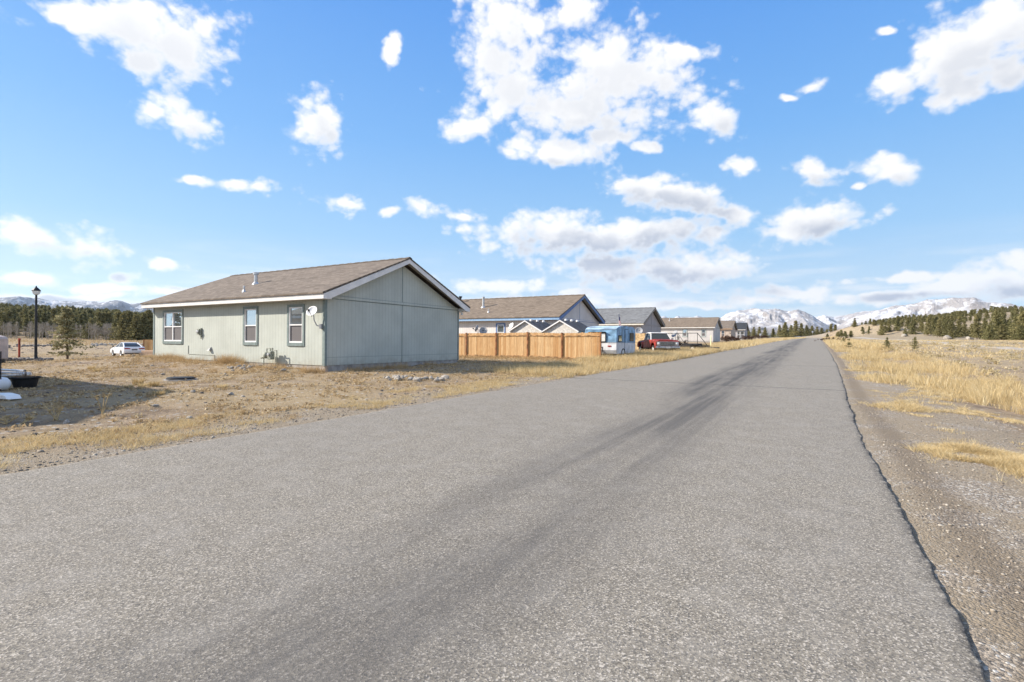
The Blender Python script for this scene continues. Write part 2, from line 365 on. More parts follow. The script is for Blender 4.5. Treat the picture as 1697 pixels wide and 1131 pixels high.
def glassmat(name, refl=.5, body=(.05, .06, .065)):
    m, t, b = newmat(name)
    b.inputs['Base Color'].default_value = (*body, 1); b.inputs['Roughness'].default_value = .3; b.inputs['Specular IOR Level'].default_value = .12 if refl < .3 else .5
    g = N(t, 'ShaderNodeBsdfGlossy'); g.inputs['Roughness'].default_value = .03; g.inputs['Color'].default_value = (.85, .95, 1, 1)
    mx = N(t, 'ShaderNodeMixShader'); mx.inputs[0].default_value = refl
    wv = noise(t, objco(t), 1.2, 2); bp = N(t, 'ShaderNodeBump'); bp.inputs['Strength'].default_value = .06; bp.inputs['Distance'].default_value = .02
    t.links.new(wv, bp.inputs['Height']); t.links.new(bp.outputs[0], g.inputs['Normal'])
    t.links.new(b.outputs[0], mx.inputs[1]); t.links.new(g.outputs[0], mx.inputs[2]); t.links.new(mx.outputs[0], t.nodes['Material Output'].inputs[0])
    return m
def leafmat(name, dark, light, rough=.7, trans=.25):
    m, t, b = newmat(name)
    at = N(t, 'ShaderNodeAttribute', attribute_name='rnd'); oi = N(t, 'ShaderNodeObjectInfo')
    c = mixc(t, at.outputs['Fac'], dark, light)
    c = mixc(t, mrange(t, oi.outputs['Random'], 0, 1, 0, .35, False), c, tuple(x*.55 for x in dark))
    t.links.new(c, b.inputs['Base Color']); b.inputs['Roughness'].default_value = rough; b.inputs['Specular IOR Level'].default_value = .2
    if trans:
        tr = N(t, 'ShaderNodeBsdfTranslucent'); t.links.new(c, tr.inputs['Color'])
        mx = N(t, 'ShaderNodeMixShader'); mx.inputs[0].default_value = trans
        t.links.new(b.outputs[0], mx.inputs[1]); t.links.new(tr.outputs[0], mx.inputs[2]); t.links.new(mx.outputs[0], t.nodes['Material Output'].inputs[0])
    return m
def sepx(t, v):
    s = N(t, 'ShaderNodeSeparateXYZ'); t.links.new(v, s.inputs[0]); return s.outputs

def voro(t, v, scale, out='Color', feature='F1'):
    n = N(t, 'ShaderNodeTexVoronoi', feature=feature); n.inputs['Scale'].default_value = scale
    t.links.new(v, n.inputs['Vector']); return n.outputs[out]
def asphalt():
    m, t, b = newmat('asphalt'); v = geo(t); x, y, z = sepx(t, v)
    c = voro(t, v, 110); cr, cg, cb_ = sepx(t, c)
    c2 = voro(t, v, 210); sr, _, _ = sepx(t, c2)
    base = mixc(t, mrange(t, cr, 0, 1, 0, 1, False), (.100, .088, .071), (.335, .297, .236))
    base = mixc(t, mrange(t, sr, .55, 1, 0, .6, False), base, (.17, .165, .16))
    base = mixc(t, mrange(t, cg, .86, .9, 0, .6), base, (.62, .56, .48))
    base = mixc(t, mrange(t, cb_, .9, .93, 0, .7), base, (.06, .06, .062))
    lg = noise(t, v, .35, 6, .6); mid = noise(t, v, 3, 5, .6)
    base = mixc(t, mrange(t, lg, .3, .7, 0, .22), base, (.20, .185, .165))
    base = mixc(t, mrange(t, mid, .4, .7, 0, .18), base, (.36, .34, .31))
    # worn dark wheel track, broken up, with streaks
    st = noise(t, vmul(t, v, (5, .10, 1)), 1, 5, .65); bl = noise(t, vmul(t, v, (1.2, .16, 1)), 1, 4, .6)
    wob = math_(t, 'MULTIPLY_ADD', noise(t, vmul(t, v, (0, .09, 0)), 1, 2), 1.3, -.65)
    xc = math_(t, 'ADD', x, wob)
    def band(c0, w): return mrange(t, math_(t, 'ABSOLUTE', math_(t, 'SUBTRACT', xc, c0)), w, 0)
    d = math_(t, 'ADD', band(-2.3, 1.35), math_(t, 'MULTIPLY', band(-3.0, 1.1), mrange(t, y, 10, 22)), None, True)
    d = math_(t, 'MULTIPLY', d, mrange(t, st, .30, .62, .45, 1))
    d = math_(t, 'MULTIPLY', d, mrange(t, bl, .35, .62, .35, 1))
    d = math_(t, 'MULTIPLY', d, mrange(t, y, 0, 16, .72, 1.0), None, True)
    base = mixc(t, d, base, (.085, .080, .076))
    # tar-dark cross cracks
    def crack(y0, xa, xb, w, s):
        yy = math_(t, 'SUBTRACT', math_(t, 'ADD', y, math_(t, 'MULTIPLY', math_(t, 'SUBTRACT', noise(t, vmul(t, v, (1, 0, 0)), s, 5, .6), .5), .9)), y0)
        k = mrange(t, math_(t, 'ABSOLUTE', yy), w, w*.4)
        k = math_(t, 'MULTIPLY', k, mrange(t, x, xa, xa+.4)); return math_(t, 'MULTIPLY', k, mrange(t, x, xb+.4, xb))
    k = crack(17.9, -8.3, 3, .06, .5); k = math_(t, 'MAXIMUM', k, crack(31.5, -5.2, 3, .085, .8)); k = math_(t, 'MAXIMUM', k, crack(52, -7.2, -2, .07, .9))
    k = math_(t, 'MAXIMUM', k, crack(26.3, -6.0, -2.2, .035, 1.3)); k = math_(t, 'MAXIMUM', k, crack(74, -6.6, 3, .09, 1.3))
    base = mixc(t, math_(t, 'MULTIPLY', k, .85), base, (.035, .036, .038))
    # darker, freshly broken bitumen along the ragged edge
    at = N(t, 'ShaderNodeAttribute', attribute_name='edge')
    ed = math_(t, 'MULTIPLY', at.outputs['Fac'], mrange(t, noise(t, v, 14, 5, .7), .36, .58))
    base = mixc(t, math_(t, 'MULTIPLY', ed, .92), base, (.028, .028, .030))
    t.links.new(base, b.inputs['Base Color']); b.inputs['Roughness'].default_value = .88; b.inputs['Specular IOR Level'].default_value = .25
    h = math_(t, 'ADD', voro(t, v, 110, 'Distance'), math_(t, 'MULTIPLY', voro(t, v, 210, 'Distance'), .5))
    bump(t, b, h, .4, .005)
    return m
def groundmat():
    m, t, b = newmat('soil'); v = geo(t); x, y, z = sepx(t, v)
    rc = N(t, 'ShaderNodeAttribute', attribute_name='lat').outputs['Fac']   # metres east of the road line
    n1 = noise(t, v, .22, 6, .62); n2 = noise(t, v, 1.6, 6, .68); n3 = noise(t, v, 14, 5, .7); n4 = noise(t, v, 60, 4, .7)
    dirt = mixc(t, mrange(t, n2, .32, .68), (.17, .125, .088), (.39, .30, .21))
    straw = mixc(t, mrange(t, n3, .35, .65), (.29, .215, .125), (.50, .395, .25))
    g = mixc(t, mrange(t, n1, .36, .60), dirt, straw)
    g = mixc(t, mrange(t, n3, .48, .66, 0, .85), g, (.15, .105, .07))
    g = mixc(t, mrange(t, n4, .52, .75, 0, .6), g, (.55, .48, .38))
    pb = voro(t, v, 9); pr, pg, pb2 = sepx(t, pb); pd = voro(t, v, 9, 'Distance')
    stone = math_(t, 'MULTIPLY', mrange(t, pr, .80, .84), mrange(t, pd, .42, .30))
    g = mixc(t, math_(t, 'MULTIPLY', stone, .8), g, mixc(t, pg, (.36, .34, .31), (.60, .58, .54)))
    # field east of the road: paler straw with grey sage
    east = mrange(t, rc, 5, 14); fld = mixc(t, mrange(t, n2, .4, .62), (.27, .215, .15), (.42, .34, .225))
    fld = mixc(t, mrange(t, n1, .45, .68, 0, .75), fld, (.25, .205, .155))
    fld = mixc(t, mrange(t, noise(t, v, .7, 5, .7), .54, .70, 0, .8), fld, (.23, .20, .14))
    fld = mixc(t, mrange(t, n4, .5, .8, 0, .5), fld, (.20, .16, .11))
    g = mixc(t, east, g, fld)
    # gravel next to the asphalt
    gv = voro(t, v, 55); gr, gg, _ = sepx(t, gv)
    grav = mixc(t, gr, (.17, .145, .12), (.45, .385, .31)); grav = mixc(t, mrange(t, gg, .9, .93), grav, (.62, .59, .54))
    br = mixc(t, mrange(t, noise(t, v, 1.1, 5, .6), .36, .52), grav, (.31, .25, .175))
    br = mixc(t, mrange(t, gg, .0, .6, .05, .32), br, grav)
    nn = math_(t, 'MULTIPLY_ADD', noise(t, v, 1.3, 5, .6), 1.7, -.85)
    k = math_(t, 'MULTIPLY', mrange(t, math_(t, 'ADD', rc, nn), 3.6, 2.6), mrange(t, math_(t, 'ADD', rc, nn), -9.6, -8.9))
    g = mixc(t, k, g, br)
    # damp darker rut by the right edge
    rut = mrange(t, math_(t, 'ABSOLUTE', math_(t, 'SUBTRACT', rc, 1.12)), .28, .05, 0, .45)
    g = mixc(t, rut, g, (.16, .125, .092))
    t.links.new(g, b.inputs['Base Color']); b.inputs['Roughness'].default_value = .95; b.inputs['Specular IOR Level'].default_value = .12
    h = math_(t, 'ADD', math_(t, 'MULTIPLY', n3, 1.0), math_(t, 'MULTIPLY', n4, .6))
    h = math_(t, 'SUBTRACT', h, math_(t, 'MULTIPLY', voro(t, v, 55, 'Distance'), math_(t, 'MULTIPLY', k, .5)))
    bump(t, b, h, .8, .045)
    return m

M = {}
M['soil'] = groundmat(); M['asphalt'] = asphalt()
M['sage'] = siding('sage siding', (.49, .52, .475)); M['trim'] = mat('dark sage trim', (.20, .25, .245), .6, .08)
M['white'] = mat('white paint', (.74, .72, .70), .55, .05, 3, .05); M['vinyl'] = mat('white vinyl', (.80, .80, .80), .4, .03, 3, 0)
M['shingle'] = shingle('brown shingles', (.205, .170, .140)); M['shingle2'] = shingle('warm brown shingles', (.220, .176, .136))
M['shingleg'] = shingle('grey shingles', (.20, .205, .21)); M['shinglek'] = shingle('charcoal shingles', (.055, .06, .068))
M['concrete'] = mat('concrete', (.36, .34, .32), .9, .15, 4, .3)
M['glass'] = glassmat('window glass', .52); M['screen'] = mat('insect screen', (.13, .12, .125), .6, .1, 200, 0, spec=.4)
M['darkglass'] = glassmat('dark glass', .12, (.012, .014, .016))
M['galv'] = mat('galvanised steel', (.55, .56, .57), .4, .1, 12, .05, metal=.6); M['dark'] = mat('black metal', (.02, .02, .022), .5, .2, 20, .1)
M['grey'] = mat('grey enamel', (.33, .34, .36), .5, .08); M['pgrey'] = mat('pale grey enamel', (.56, .57, .58), .45, .06)
M['meter'] = mat('weathered meter paint', (.30, .32, .27), .6, .3, 30, .2)
M['soffit'] = mat('soffit board', (.50, .46, .40), .8, .06)

# ------------------------------------------------------------------ ground sheet
va = np.concatenate([np.radians(np.linspace(-30.5-58, -30.5+58, 620)), np.radians(np.linspace(-30.5+58, -30.5+302, 90))[1:-1]])
rr = np.concatenate([[.0], .4*np.power(4500/.4, np.linspace(0, 1, 560))])
A, RR = np.meshgrid(va, rr); GX, GY = np.sin(A)*RR, np.cos(A)*RR
GZ = G(GX, GY); na, nr = len(va), len(rr)
V = np.stack([GX, GY, GZ], -1).reshape(-1, 3)
ii, jj = np.meshgrid(np.arange(nr-1), np.arange(na), indexing='ij'); j2 = (jj+1) % na
Fq = np.stack([ii*na+jj, (ii+1)*na+jj, (ii+1)*na+j2, ii*na+j2], -1).reshape(-1, 4)[:, ::-1]
me = trimesh('ground', V, Fq, M['soil'], {'lat': (GX-road_c(GY)).ravel()})
me.polygons.foreach_set('use_smooth', [True]*len(Fq))
ground = tag(link('ground', me), kind='structure')

# ------------------------------------------------------------------ road
ry = np.concatenate([np.arange(-30, 0, .5), np.arange(0, 25, .06), np.arange(25, 60, .25), np.arange(60, 200, 1.), np.arange(200, 640, 4.)])
L_, R_ = road_l(ry), road_r(ry)
cols = np.concatenate([[0], np.linspace(0, 1, 30)])
ts = np.concatenate([[0, .01], np.linspace(.03, .96, 24), [.984, .991, .9955, .9985, 1.0]])
rx = L_[:, None] + (R_-L_)[:, None]*ts[None]
rz = prof(ry)[:, None] + .014 + 0*rx
ragged = .022*fbm(ry*7, 0*ry, 3, 77)
rx[:, -1] += ragged; rx[:, -2] += ragged*.7; rx[:, 0] += .05*fbm(ry*5, 0*ry+4, 3, 78)
edge = np.zeros_like(rx); edge[:, -4] = .12; edge[:, -3] = .38; edge[:, -2] = .8; edge[:, -1] = 1; edge[:, 0] = .5
# skirt of the broken edge
rx = np.concatenate([rx[:, :1]-.03, rx, rx[:, -1:]+.035], 1); rz = np.concatenate([rz[:, :1]-.10, rz, rz[:, -1:]-.10], 1); edge = np.concatenate([edge[:, :1], edge, edge[:, -1:]], 1)
ny, nx = rx.shape
V = np.stack([rx, np.repeat(ry[:, None], nx, 1), rz], -1).reshape(-1, 3)
ii, jj = np.meshgrid(np.arange(ny-1), np.arange(nx-1), indexing='ij')
Fq = np.stack([ii*nx+jj, ii*nx+jj+1, (ii+1)*nx+jj+1, (ii+1)*nx+jj], -1).reshape(-1, 4)
tag(link('road', trimesh('road', V, Fq, M['asphalt'], {'edge': edge.ravel()})), kind='structure')
# dirt paths across the far field
M['path'] = mat('pale gravel track', (.42, .37, .31), .95, .12, .8, .3)
def track(name, pts, w):
    pts = np.array(pts); t = np.linspace(0, 1, 160); s = np.linspace(0, 1, len(pts))
    px, py = np.interp(t, s, pts[:, 0]), np.interp(t, s, pts[:, 1]); d = np.gradient(np.stack([px, py], 1), axis=0); d /= np.linalg.norm(d, axis=1)[:, None]
    n = np.stack([-d[:, 1], d[:, 0]], 1); V = []
    for k in np.linspace(-1, 1, 7):
        x, y = px+n[:, 0]*w*k, py+n[:, 1]*w*k; V.append(np.stack([x, y, G(x, y)+.05-.06*abs(k)], 1))
    V = np.stack(V, 1).reshape(-1, 3); ii, jj = np.meshgrid(np.arange(159), np.arange(6), indexing='ij')
    Fq = np.stack([ii*7+jj, ii*7+jj+1, (ii+1)*7+jj+1, (ii+1)*7+jj], -1).reshape(-1, 4)
    tag(link(name, trimesh(name, V, Fq, M['path'])), kind='structure')
track('path', [XY(2100, 35), XY(1697, 56), XY(1610, 72), XY(1540, 112), XY(1500, 150), XY(1420, 230)], 2.2)

# ------------------------------------------------------------------ mountains
def mountains(name, sky_pts, r0, r1, rc, seed, ma, zb=-30, nx_=900, ridged=1.0):
    s = np.array(sky_pts, float); aa = np.array([azel(u, v)[0] for u, v in s]); ee = np.array([math.tan(azel(u, v)[1]) for u, v in s])
    a = np.linspace(aa[0], aa[-1], nx_); nr_ = 150; r = np.linspace(r0, r1, nr_)
    A, RR = np.meshgrid(a, r); X, Y = np.sin(A)*RR, np.cos(A)*RR; k = 1/900.
    wx = fbm(X*k*.7, Y*k*.7, 3, seed+50)*1.2
    rd = 1-np.abs(fbm(X*k+wx, Y*k-wx, 6, seed))*2.0
    rd2 = 1-np.abs(fbm(X*k*3+wx, Y*k*3, 5, seed+9))*2.0
    env = np.where(RR < rc, ss(r0, rc, RR)**.8, ss(r1+800, rc, RR)**.7)
    crest = np.exp(-((RR-rc)/(.035*rc))**2)
    cut = (.42*ridged*(1-rd) + .16*(1-rd2))*(1-.80*crest)
    tgt = np.interp(a, aa, ee)*(1+.05*(fbm(a*55, 0*a, 4, seed+3)-.25))
    Z = tgt[None]*rc*np.clip(env*(1-cut), 0, None)*np.minimum(1, RR/rc) + H - (1-ss(r0, r0+300, RR))*30
    V = np.stack([X, Y, Z], -1).reshape(-1, 3)
    ii, jj = np.meshgrid(np.arange(nr_-1), np.arange(nx_-1), indexing='ij')
    Fq = np.stack([ii*nx_+jj, ii*nx_+jj+1, (ii+1)*nx_+jj+1, (ii+1)*nx_+jj], -1).reshape(-1, 4)
    me = trimesh(name, V, Fq, ma); me.polygons.foreach_set('use_smooth', [True]*len(Fq))
    return tag(link(name, me), kind='structure')
def snowmat(name, line0, line1, rock, forest, treeline, patch=.5):
    m, t, b = newmat(name); v = geo(t); x, y, z = sepx(t, v)
    nrm = N(t, 'ShaderNodeNewGeometry').outputs['Normal']; nx3, ny3, nz = sepx(t, nrm)
    n1 = noise(t, v, .0016, 8, .68); n2 = noise(t, v, .010, 7, .7)
    zz = math_(t, 'ADD', z, math_(t, 'MULTIPLY_ADD', n1, 420, -210))
    zz = math_(t, 'ADD', zz, math_(t, 'MULTIPLY_ADD', n2, 260, -130))
    rockc = mixc(t, mrange(t, n2, .35, .65), tuple(c*.6 for c in rock), rock)
    tl = mrange(t, zz, treeline-30, treeline+40)
    base = mixc(t, tl, mixc(t, mrange(t, n2, .42, .6), forest, tuple(c*2.2 for c in forest)), rockc)
    sn_ = mrange(t, zz, line0, line1)
    pt = mrange(t, math_(t, 'ADD', n2, math_(t, 'MULTIPLY', n1, .6)), patch+.34, patch+.26)
    slope = mrange(t, nz, .55, .80)
    k = math_(t, 'MULTIPLY', math_(t, 'MULTIPLY', sn_, math_(t, 'MULTIPLY_ADD', pt, .72, .22)), slope)
    t.links.new(mixc(t, k, base, (.62, .63, .66)), b.inputs['Base Color']); b.inputs['Roughness'].default_value = .9; b.inputs['Specular IOR Level'].default_value = .1
    bump(t, b, n2, 1.0, 40)
    return m
M['snowR'] = snowmat('snowy rock', 120, 210, (.33, .30, .285), (.05, .06, .055), 110, .49)
M['snowL'] = snowmat('haze tinted snowy rock', 200, 380, (.13, .135, .16), (.03, .04, .05), 330, .43)  # dark bluish rock, blue of the distant air put into its colour
mountains('mountain', [(640,556),(900,548),(1060,530),(1085,524),(1101,521.5),(1112,525),(1124,519),(1140,523),(1156,521),(1180,525),(1200,524),(1230,520),(1260,523),(1300,518),(1349,521),(1367,520.5),(1383,523),(1398.7,521.5),(1418,516),(1470,510),(1520,515)], 9000, 13500, 11800, 3, M['snowR'])
mountains('mountain', [(1160,556),(1180,543),(1195,525),(1208,517),(1225,511),(1255,509),(1274.6,510.5),(1290.5,508),(1311,512.5),(1322,510.5),(1335,516),(1352,527),(1375,540),(1400,552),(1430,560)], 5600, 8200, 7200, 17, M['snowR'])
mountains('mountain', [(1360,560),(1385,540),(1418,523),(1442,513),(1488,503.5),(1520,499),(1535,493.5),(1584,491.5),(1616,489),(1643,493),(1680,494),(1697,497),(1800,505),(2000,515),(2300,525)], 4600, 7000, 6200, 29, M['snowR'])
mountains('mountain', [(-400,500),(-200,492),(-60,492),(0,489),(30,486.5),(60,493),(100,497.5),(130,496),(165,497),(190,492.5),(215,500),(240,497),(300,496),(420,505),(600,530),(700,550)], 6500, 10500, 9000, 41, M['snowL'])

# ================================================================== HOUSES
# local axes: x runs from -L (away from the road) to 0 (gable facing the road), y from 0 (window side) to WD, z 0 = foot of the siding
SL = .41; OH = .45; WD = 9.23; WH = 2.86
def window(parent, x0, x1, z0, z1, cross, trimm, yy=0., simple=False, upper='glass', lower='screen', tw=.11):
    f = MB()
    y0, y1 = yy-.035, yy+.02
    f.box(x0-tw, x0, y0, y1, z0-tw*1.3, z1+tw); f.box(x1, x1+tw, y0, y1, z0-tw*1.3, z1+tw)
    f.box(x0, x1, y0-.003, y1, z1, z1+tw); f.box(x0, x1, y0-.012, y1, z0-tw*1.3, z0)
    w = f.build('window', trimm, parent)
    s = MB(); t = .05; a, b = yy-.018, yy+.06
    s.box(x0, x0+t, a, b, z0, z1); s.box(x1-t, x1, a, b, z0, z1); s.box(x0+t, x1-t, a, b, z1-t, z1); s.box(x0+t, x1-t, a, b, z0, z0+t*1.3)
    zm = z0+(z1-z0)*.50; s.box(x0+t, x1-t, a+.004, b, zm-.025, zm+.03)
    if cross:
        xm = (x0+x1)/2; s.box(xm-.035, xm+.035, a+.002, b, zm+.03, z1-t); s.box(xm-.035, xm+.035, a+.002, b, z0+t*1.3, zm-.025)
    s.build('frame', M['vinyl'], w)
    MB().box(x0+t, x1-t, yy+.035, yy+.045, zm, z1-t).build('upper_pane', M[upper], w)
    MB().box(x0+t, x1-t, yy+.030, yy+.045, z0+t, zm).build('lower_pane', M[lower], w)
    return w
def house(loc, Lh, wallm, trimm, fasciam, rakem, roofm, wins, label, group='ranch houses along the road', seams=True, corner=True, wd=WD, foot=.55, trimwin=None, sl=SL, extra=None):
    h = empty('house', loc, 0, label, 'house', group)
    wt = WH
    # window wall with real openings, other walls plain
    b = MB(); xs = [-Lh]
    for (x0, x1, z0, z1, c) in sorted(wins): xs += [x0, x1]
    xs.append(0); T = .12
    for i in range(0, len(xs)-1, 2): b.box(xs[i], xs[i+1], 0, T, 0, wt)
    for (x0, x1, z0, z1, c) in wins: b.box(x0, x1, 0, T, 0, z0); b.box(x0, x1, 0, T, z1, wt)
    ap = wt + sl*wd/2 + sl*OH - .17
    pent = [(T, 0), (wd-T, 0), (wd-T, wt), (wd-T, wt+.01), (wd/2, ap), (T, wt+.01)]
    for xx in (-T, -Lh): b.prism(pent, xx, xx+T, 'X')
    b.box(-Lh, 0, wd-T, wd, 0, wt)
    wall = b.build('wall', wallm, h)
    bx = MB(); bx.box(-Lh+.15, -.15, .35, .36, .1, wt-.1); bx.build('dark_room_sheet', M['dark'], h)  # black sheet standing in for the dark room behind the windows
    MB().box(-Lh+.03, -.03, .03, wd-.03, -foot, -.004).build('foundation', M['concrete'], h)
    e0 = wt - .08 + .0; top = e0 + .17                    # eave edge
    def zr(y): return top + sl*((y+OH) if y < wd/2 else (wd+OH-y))
    rx0, rx1 = -Lh-OH*.8, OH; ym = wd/2; zm = top+sl*(ym+OH); th = .07
    r = MB()
    r.prism([(-OH-.05, top-.02), (ym, zm), (ym, zm+th), (-OH-.05, top-.02+th)], rx0-.02, rx1+.02, 'X')
    r.prism([(wd+OH+.05, top-.02), (ym+.002, zm), (ym+.002, zm+th), (wd+OH+.05, top-.02+th)], rx0-.02, rx1+.02, 'X')
    roof = r.build('roof', roofm, h)
    n = int((rx1-rx0)/.30); c = MB()
    for k in range(n+1):
        x = rx0+.30*k; dz = .012 if k % 2 else 0
        c.prism([(ym-.16, zm+th-.04+dz), (ym, zm+th+.03+dz), (ym+.16, zm+th-.04+dz), (ym+.15, zm+th-.07+dz), (ym, zm+th+.0+dz), (ym-.15, zm+th-.07+dz)], x, min(x+.31, rx1+.02), 'X')
    c.build('ridge_cap', roofm, roof)
    MB().box(rx0, rx1-.03, -OH, -OH+.035, e0-.05, top-.025).build('eave_fascia', fasciam, h)
    MB().box(rx0, rx1-.03, wd+OH-.035, wd+OH, e0-.05, top-.025).build('eave_fascia', fasciam, h)
    d = .21
    for xx in (rx0-.005, rx1-.032):
        k = MB()
        k.prism([(-OH-.005, top-.03), (ym, zm-.01), (wd+OH+.005, top-.03), (wd+OH+.005, e0-.05), (wd+OH-.30, e0-.05), (ym, zm-d), (-OH+.30, e0-.05), (-OH-.005, e0-.05)], xx, xx+.037, 'X')
        k.build('rake_board', rakem, h)
    MB().box(.003, rx1-.034, -OH+.036, -.003, e0-.045, top-.05).build('eave_return', rakem, h); MB().box(.003, rx1-.034, wd+.003, wd+OH-.036, e0-.045, top-.05).build('eave_return', rakem, h)
    MB().box(rx0+.05, -.001, -OH+.036, -.002, e0-.045, e0-.02).build('soffit', M['soffit'], h); MB().box(rx0+.05, -.001, wd+.002, wd+OH-.036, e0-.045, e0-.02).build('soffit', M['soffit'], h)
    s = MB(); s.prism([(-OH+.3, top-.03+sl*.25-.03), (ym, zm-.03), (wd+OH-.3, top-.03+sl*.25-.03), (wd+OH-.3, top-.06+sl*.25-.03), (ym, zm-.06), (-OH+.3, top-.06+sl*.25-.03)], .002, rx1-.035, 'X')
    s.build('rake_soffit', M['soffit'], h)
    if corner:
        for bx_ in ((-.13, .022, -.022, .10), (-.05, .022, wd-.09, wd+.022), (-Lh-.022, -Lh+.11, -.022, .10)): MB().box(*bx_, -.02, e0-.05).build('corner_trim', trimm, h)
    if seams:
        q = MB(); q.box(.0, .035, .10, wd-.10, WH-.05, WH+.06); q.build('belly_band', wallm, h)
        q = MB(); q.box(.0, .012, .10, wd-.10, WH-.085, WH-.052); q.build('painted_shadow_strip', trimm, h); q = MB(); q.box(.0, .012, .10, wd-.10, WH+.062, WH+.08); q.build('band_top_joint', trimm, h)  # lower dark strip added as a painted shadow line below the band
        q = MB(); q.box(.0, .018, ym-.035, ym-.012, -.02, ap-.06); q.build('seam_strip', trimm, h)
        q = MB(); q.box(.0, .004, .1, wd-.10, .325, .338); q.build('panel_joint', trimm, h)
    for (x0, x1, z0, z1, cr) in wins: window(h, x0, x1, z0, z1, cr, trimwin or trimm)
    h['zr0'] = top; 
    return h, zr
def roof_hit(u, v, loc, sl=SL):                            # where a line of sight meets the near roof slope, in house coordinates
    d = ray(u, v); top = WH-.08+.17+.05; o = np.array((0, 0, H))-np.array(loc)
    # z = top + sl*(y+OH)
    t = (top + sl*(o[1]+OH) - o[2])/(d[2]-sl*d[1]); p = o+d*t; return p
def vent(h, u, v, loc, r, hh, capr, name='vent_pipe', m='galv', capm=None):
    p = roof_hit(u, v, loc); x, y, z = p; b = MB()
    b.lathe([(r*2.2, -.05), (r*2.0, .03), (r*1.05, .12), (r, .12), (r, hh*.78)] + ([(capr, hh*.80), (capr, hh)] if capr else [(r, hh)]) + [(.001, hh)], 12, (x, y, z))
    v_ = b.build(name, M[m], h, smooth=False)
    return v_

# --- sage house
Y1 = 14.17; X1 = -17.33; Z1 = .525
hl = (X1, Y1, Z1)
w1 = [(-30.25-X1, -28.42-X1, .93, 2.47, True), (-22.90-X1, -21.97-X1, .93, 2.47, False), (-19.64-X1, -18.72-X1, .93, 2.47, False)]
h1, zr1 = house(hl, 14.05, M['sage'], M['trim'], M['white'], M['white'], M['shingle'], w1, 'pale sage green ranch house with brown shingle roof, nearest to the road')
# furnishings of the wall that belong to the house
vent(h1, 424, 471.5, hl, .085, .62, .14); vent(h1, 404.4, 485, hl, .045, .32, 0)
def wall_pt(u, v, Y=Y1): p = on_y(u, Y, v); return p[0]-X1, p[2]-Z1
x, z = wall_pt(331, 552); b = MB()
b.box(x-.06, x+.16, -.12, -.003, z-.08, z+.20, 0); b.box(x+.161, x+.24, -.08, -.004, z-.20, z+.24, 0); b.box(x-.15, x-.065, -.08, -.004, z-.05, z+.13, 0)
b.tube((x+.2, -.04, z-.2), (x+.2, -.04, z-.30), .025)
eb = b.build('electric_box', M['meter'], h1, bevel=.012)
MB().lathe([(.085, 0), (.085, -.05), (.001, -.06)], 14, (x+.05, -.12, z+.07), 'Y').build('dial', M['galv'], eb)
x, z = wall_pt(349, 579); b = MB()
b.add([(x-.10, -.003, z-.05), (x+.10, -.003, z-.05), (x+.10, -.003, z+.10), (x-.10, -.003, z+.02), (x-.14, -.13, z-.07), (x+.08, -.13, z-.07), (x+.08, -.05, z+.09), (x-.06, -.1, z-.03)], [(0,1,2,3),(4,5,6,7),(0,1,5,4),(1,2,6,5),(2,3,7,6),(3,0,4,7)])
b.build('dryer_vent', M['grey'], h1)
b = MB(); xa, za = wall_pt(312.5, 573); xb, zb = wall_pt(312.5, 587); xc, zc = wall_pt(356, 589)
b.path([(xa, -.012, za), (xa, -.012, zb), (xc, -.012, zc), (xc, -.012, zc-.25)], .011)
b.build('conduit', M['meter'], h1)
# flood lamp under the far eave corner
fl = empty('flood_light', (X1+.12, Y1+WD+.16, Z1+WH-.30), 0, 'small white flood light under the roof corner of the sage green house', 'wall light')
MB().lathe([(.02, 0), (.05, -.03), (.085, -.12), (.08, -.13), (.001, -.11)], 12, (0, 0, .12)).build('lamp_shade', M['vinyl'], fl)
MB().box(-.05, .05, -.16, 0, .10, .17).build('bracket', M['vinyl'], fl)

# --- satellite dishes
def dish(loc, rz, tilt, rad, post, label, m='pgrey', group='satellite dishes', arm='wall'):
    e = empty('satellite_dish', loc, rz, label, 'satellite dish', group)
    pr = [(rad*k/6, .30*rad*(k/6)**2) for k in range(7)]
    b = MB(); b.lathe([(max(r, .002), h) for r, h in pr] + [(rad*1.02, .30*rad-.01), (rad*.98, .285*rad-.025)] + [(max(rad*k/6, .002), .30*rad*(k/6)**2-.02) for k in range(5, -1, -1)], 28)
    o = b.build('reflector', M[m], e, smooth=True); o.rotation_euler = (R(90-tilt), 0, 0)
    n = Vector((0, -math.cos(R(tilt)), math.sin(R(tilt))))
    f = Vector((0, 0, 0)) + n*rad*1.15 + Vector((0, 0, -rad*.45)); s0 = Vector((0, 0, -rad*.98)) + n*.05
    b = MB(); b.tube(s0, f, .015); b.build('feed_arm', M['grey'], e)
    b = MB(); b.tube(f-n*.02, f+n*.09-Vector((0, 0, .0)), .035, .045, 10); b.build('feed_horn', M['dark'], e)
    b = MB()
    if arm == 'wall': b.path([(0, .06, -.02), (0, .10, -.34), (.10, .14, -.56), (.30, .16, -.60)], .024); b.box(.25, .34, .10, .24, -.70, -.50)
    else: b.tube((0, .06, 0), (0, .08, -post), .03)
    b.build('mount', M['grey'], e)
    return e
p = on_y(518, Y1-.30, 517); dish((p[0], p[1], p[2]), R(16), 30, .235, 0, 'white satellite dish on a bent arm at the corner of the sage green house', 'vinyl')

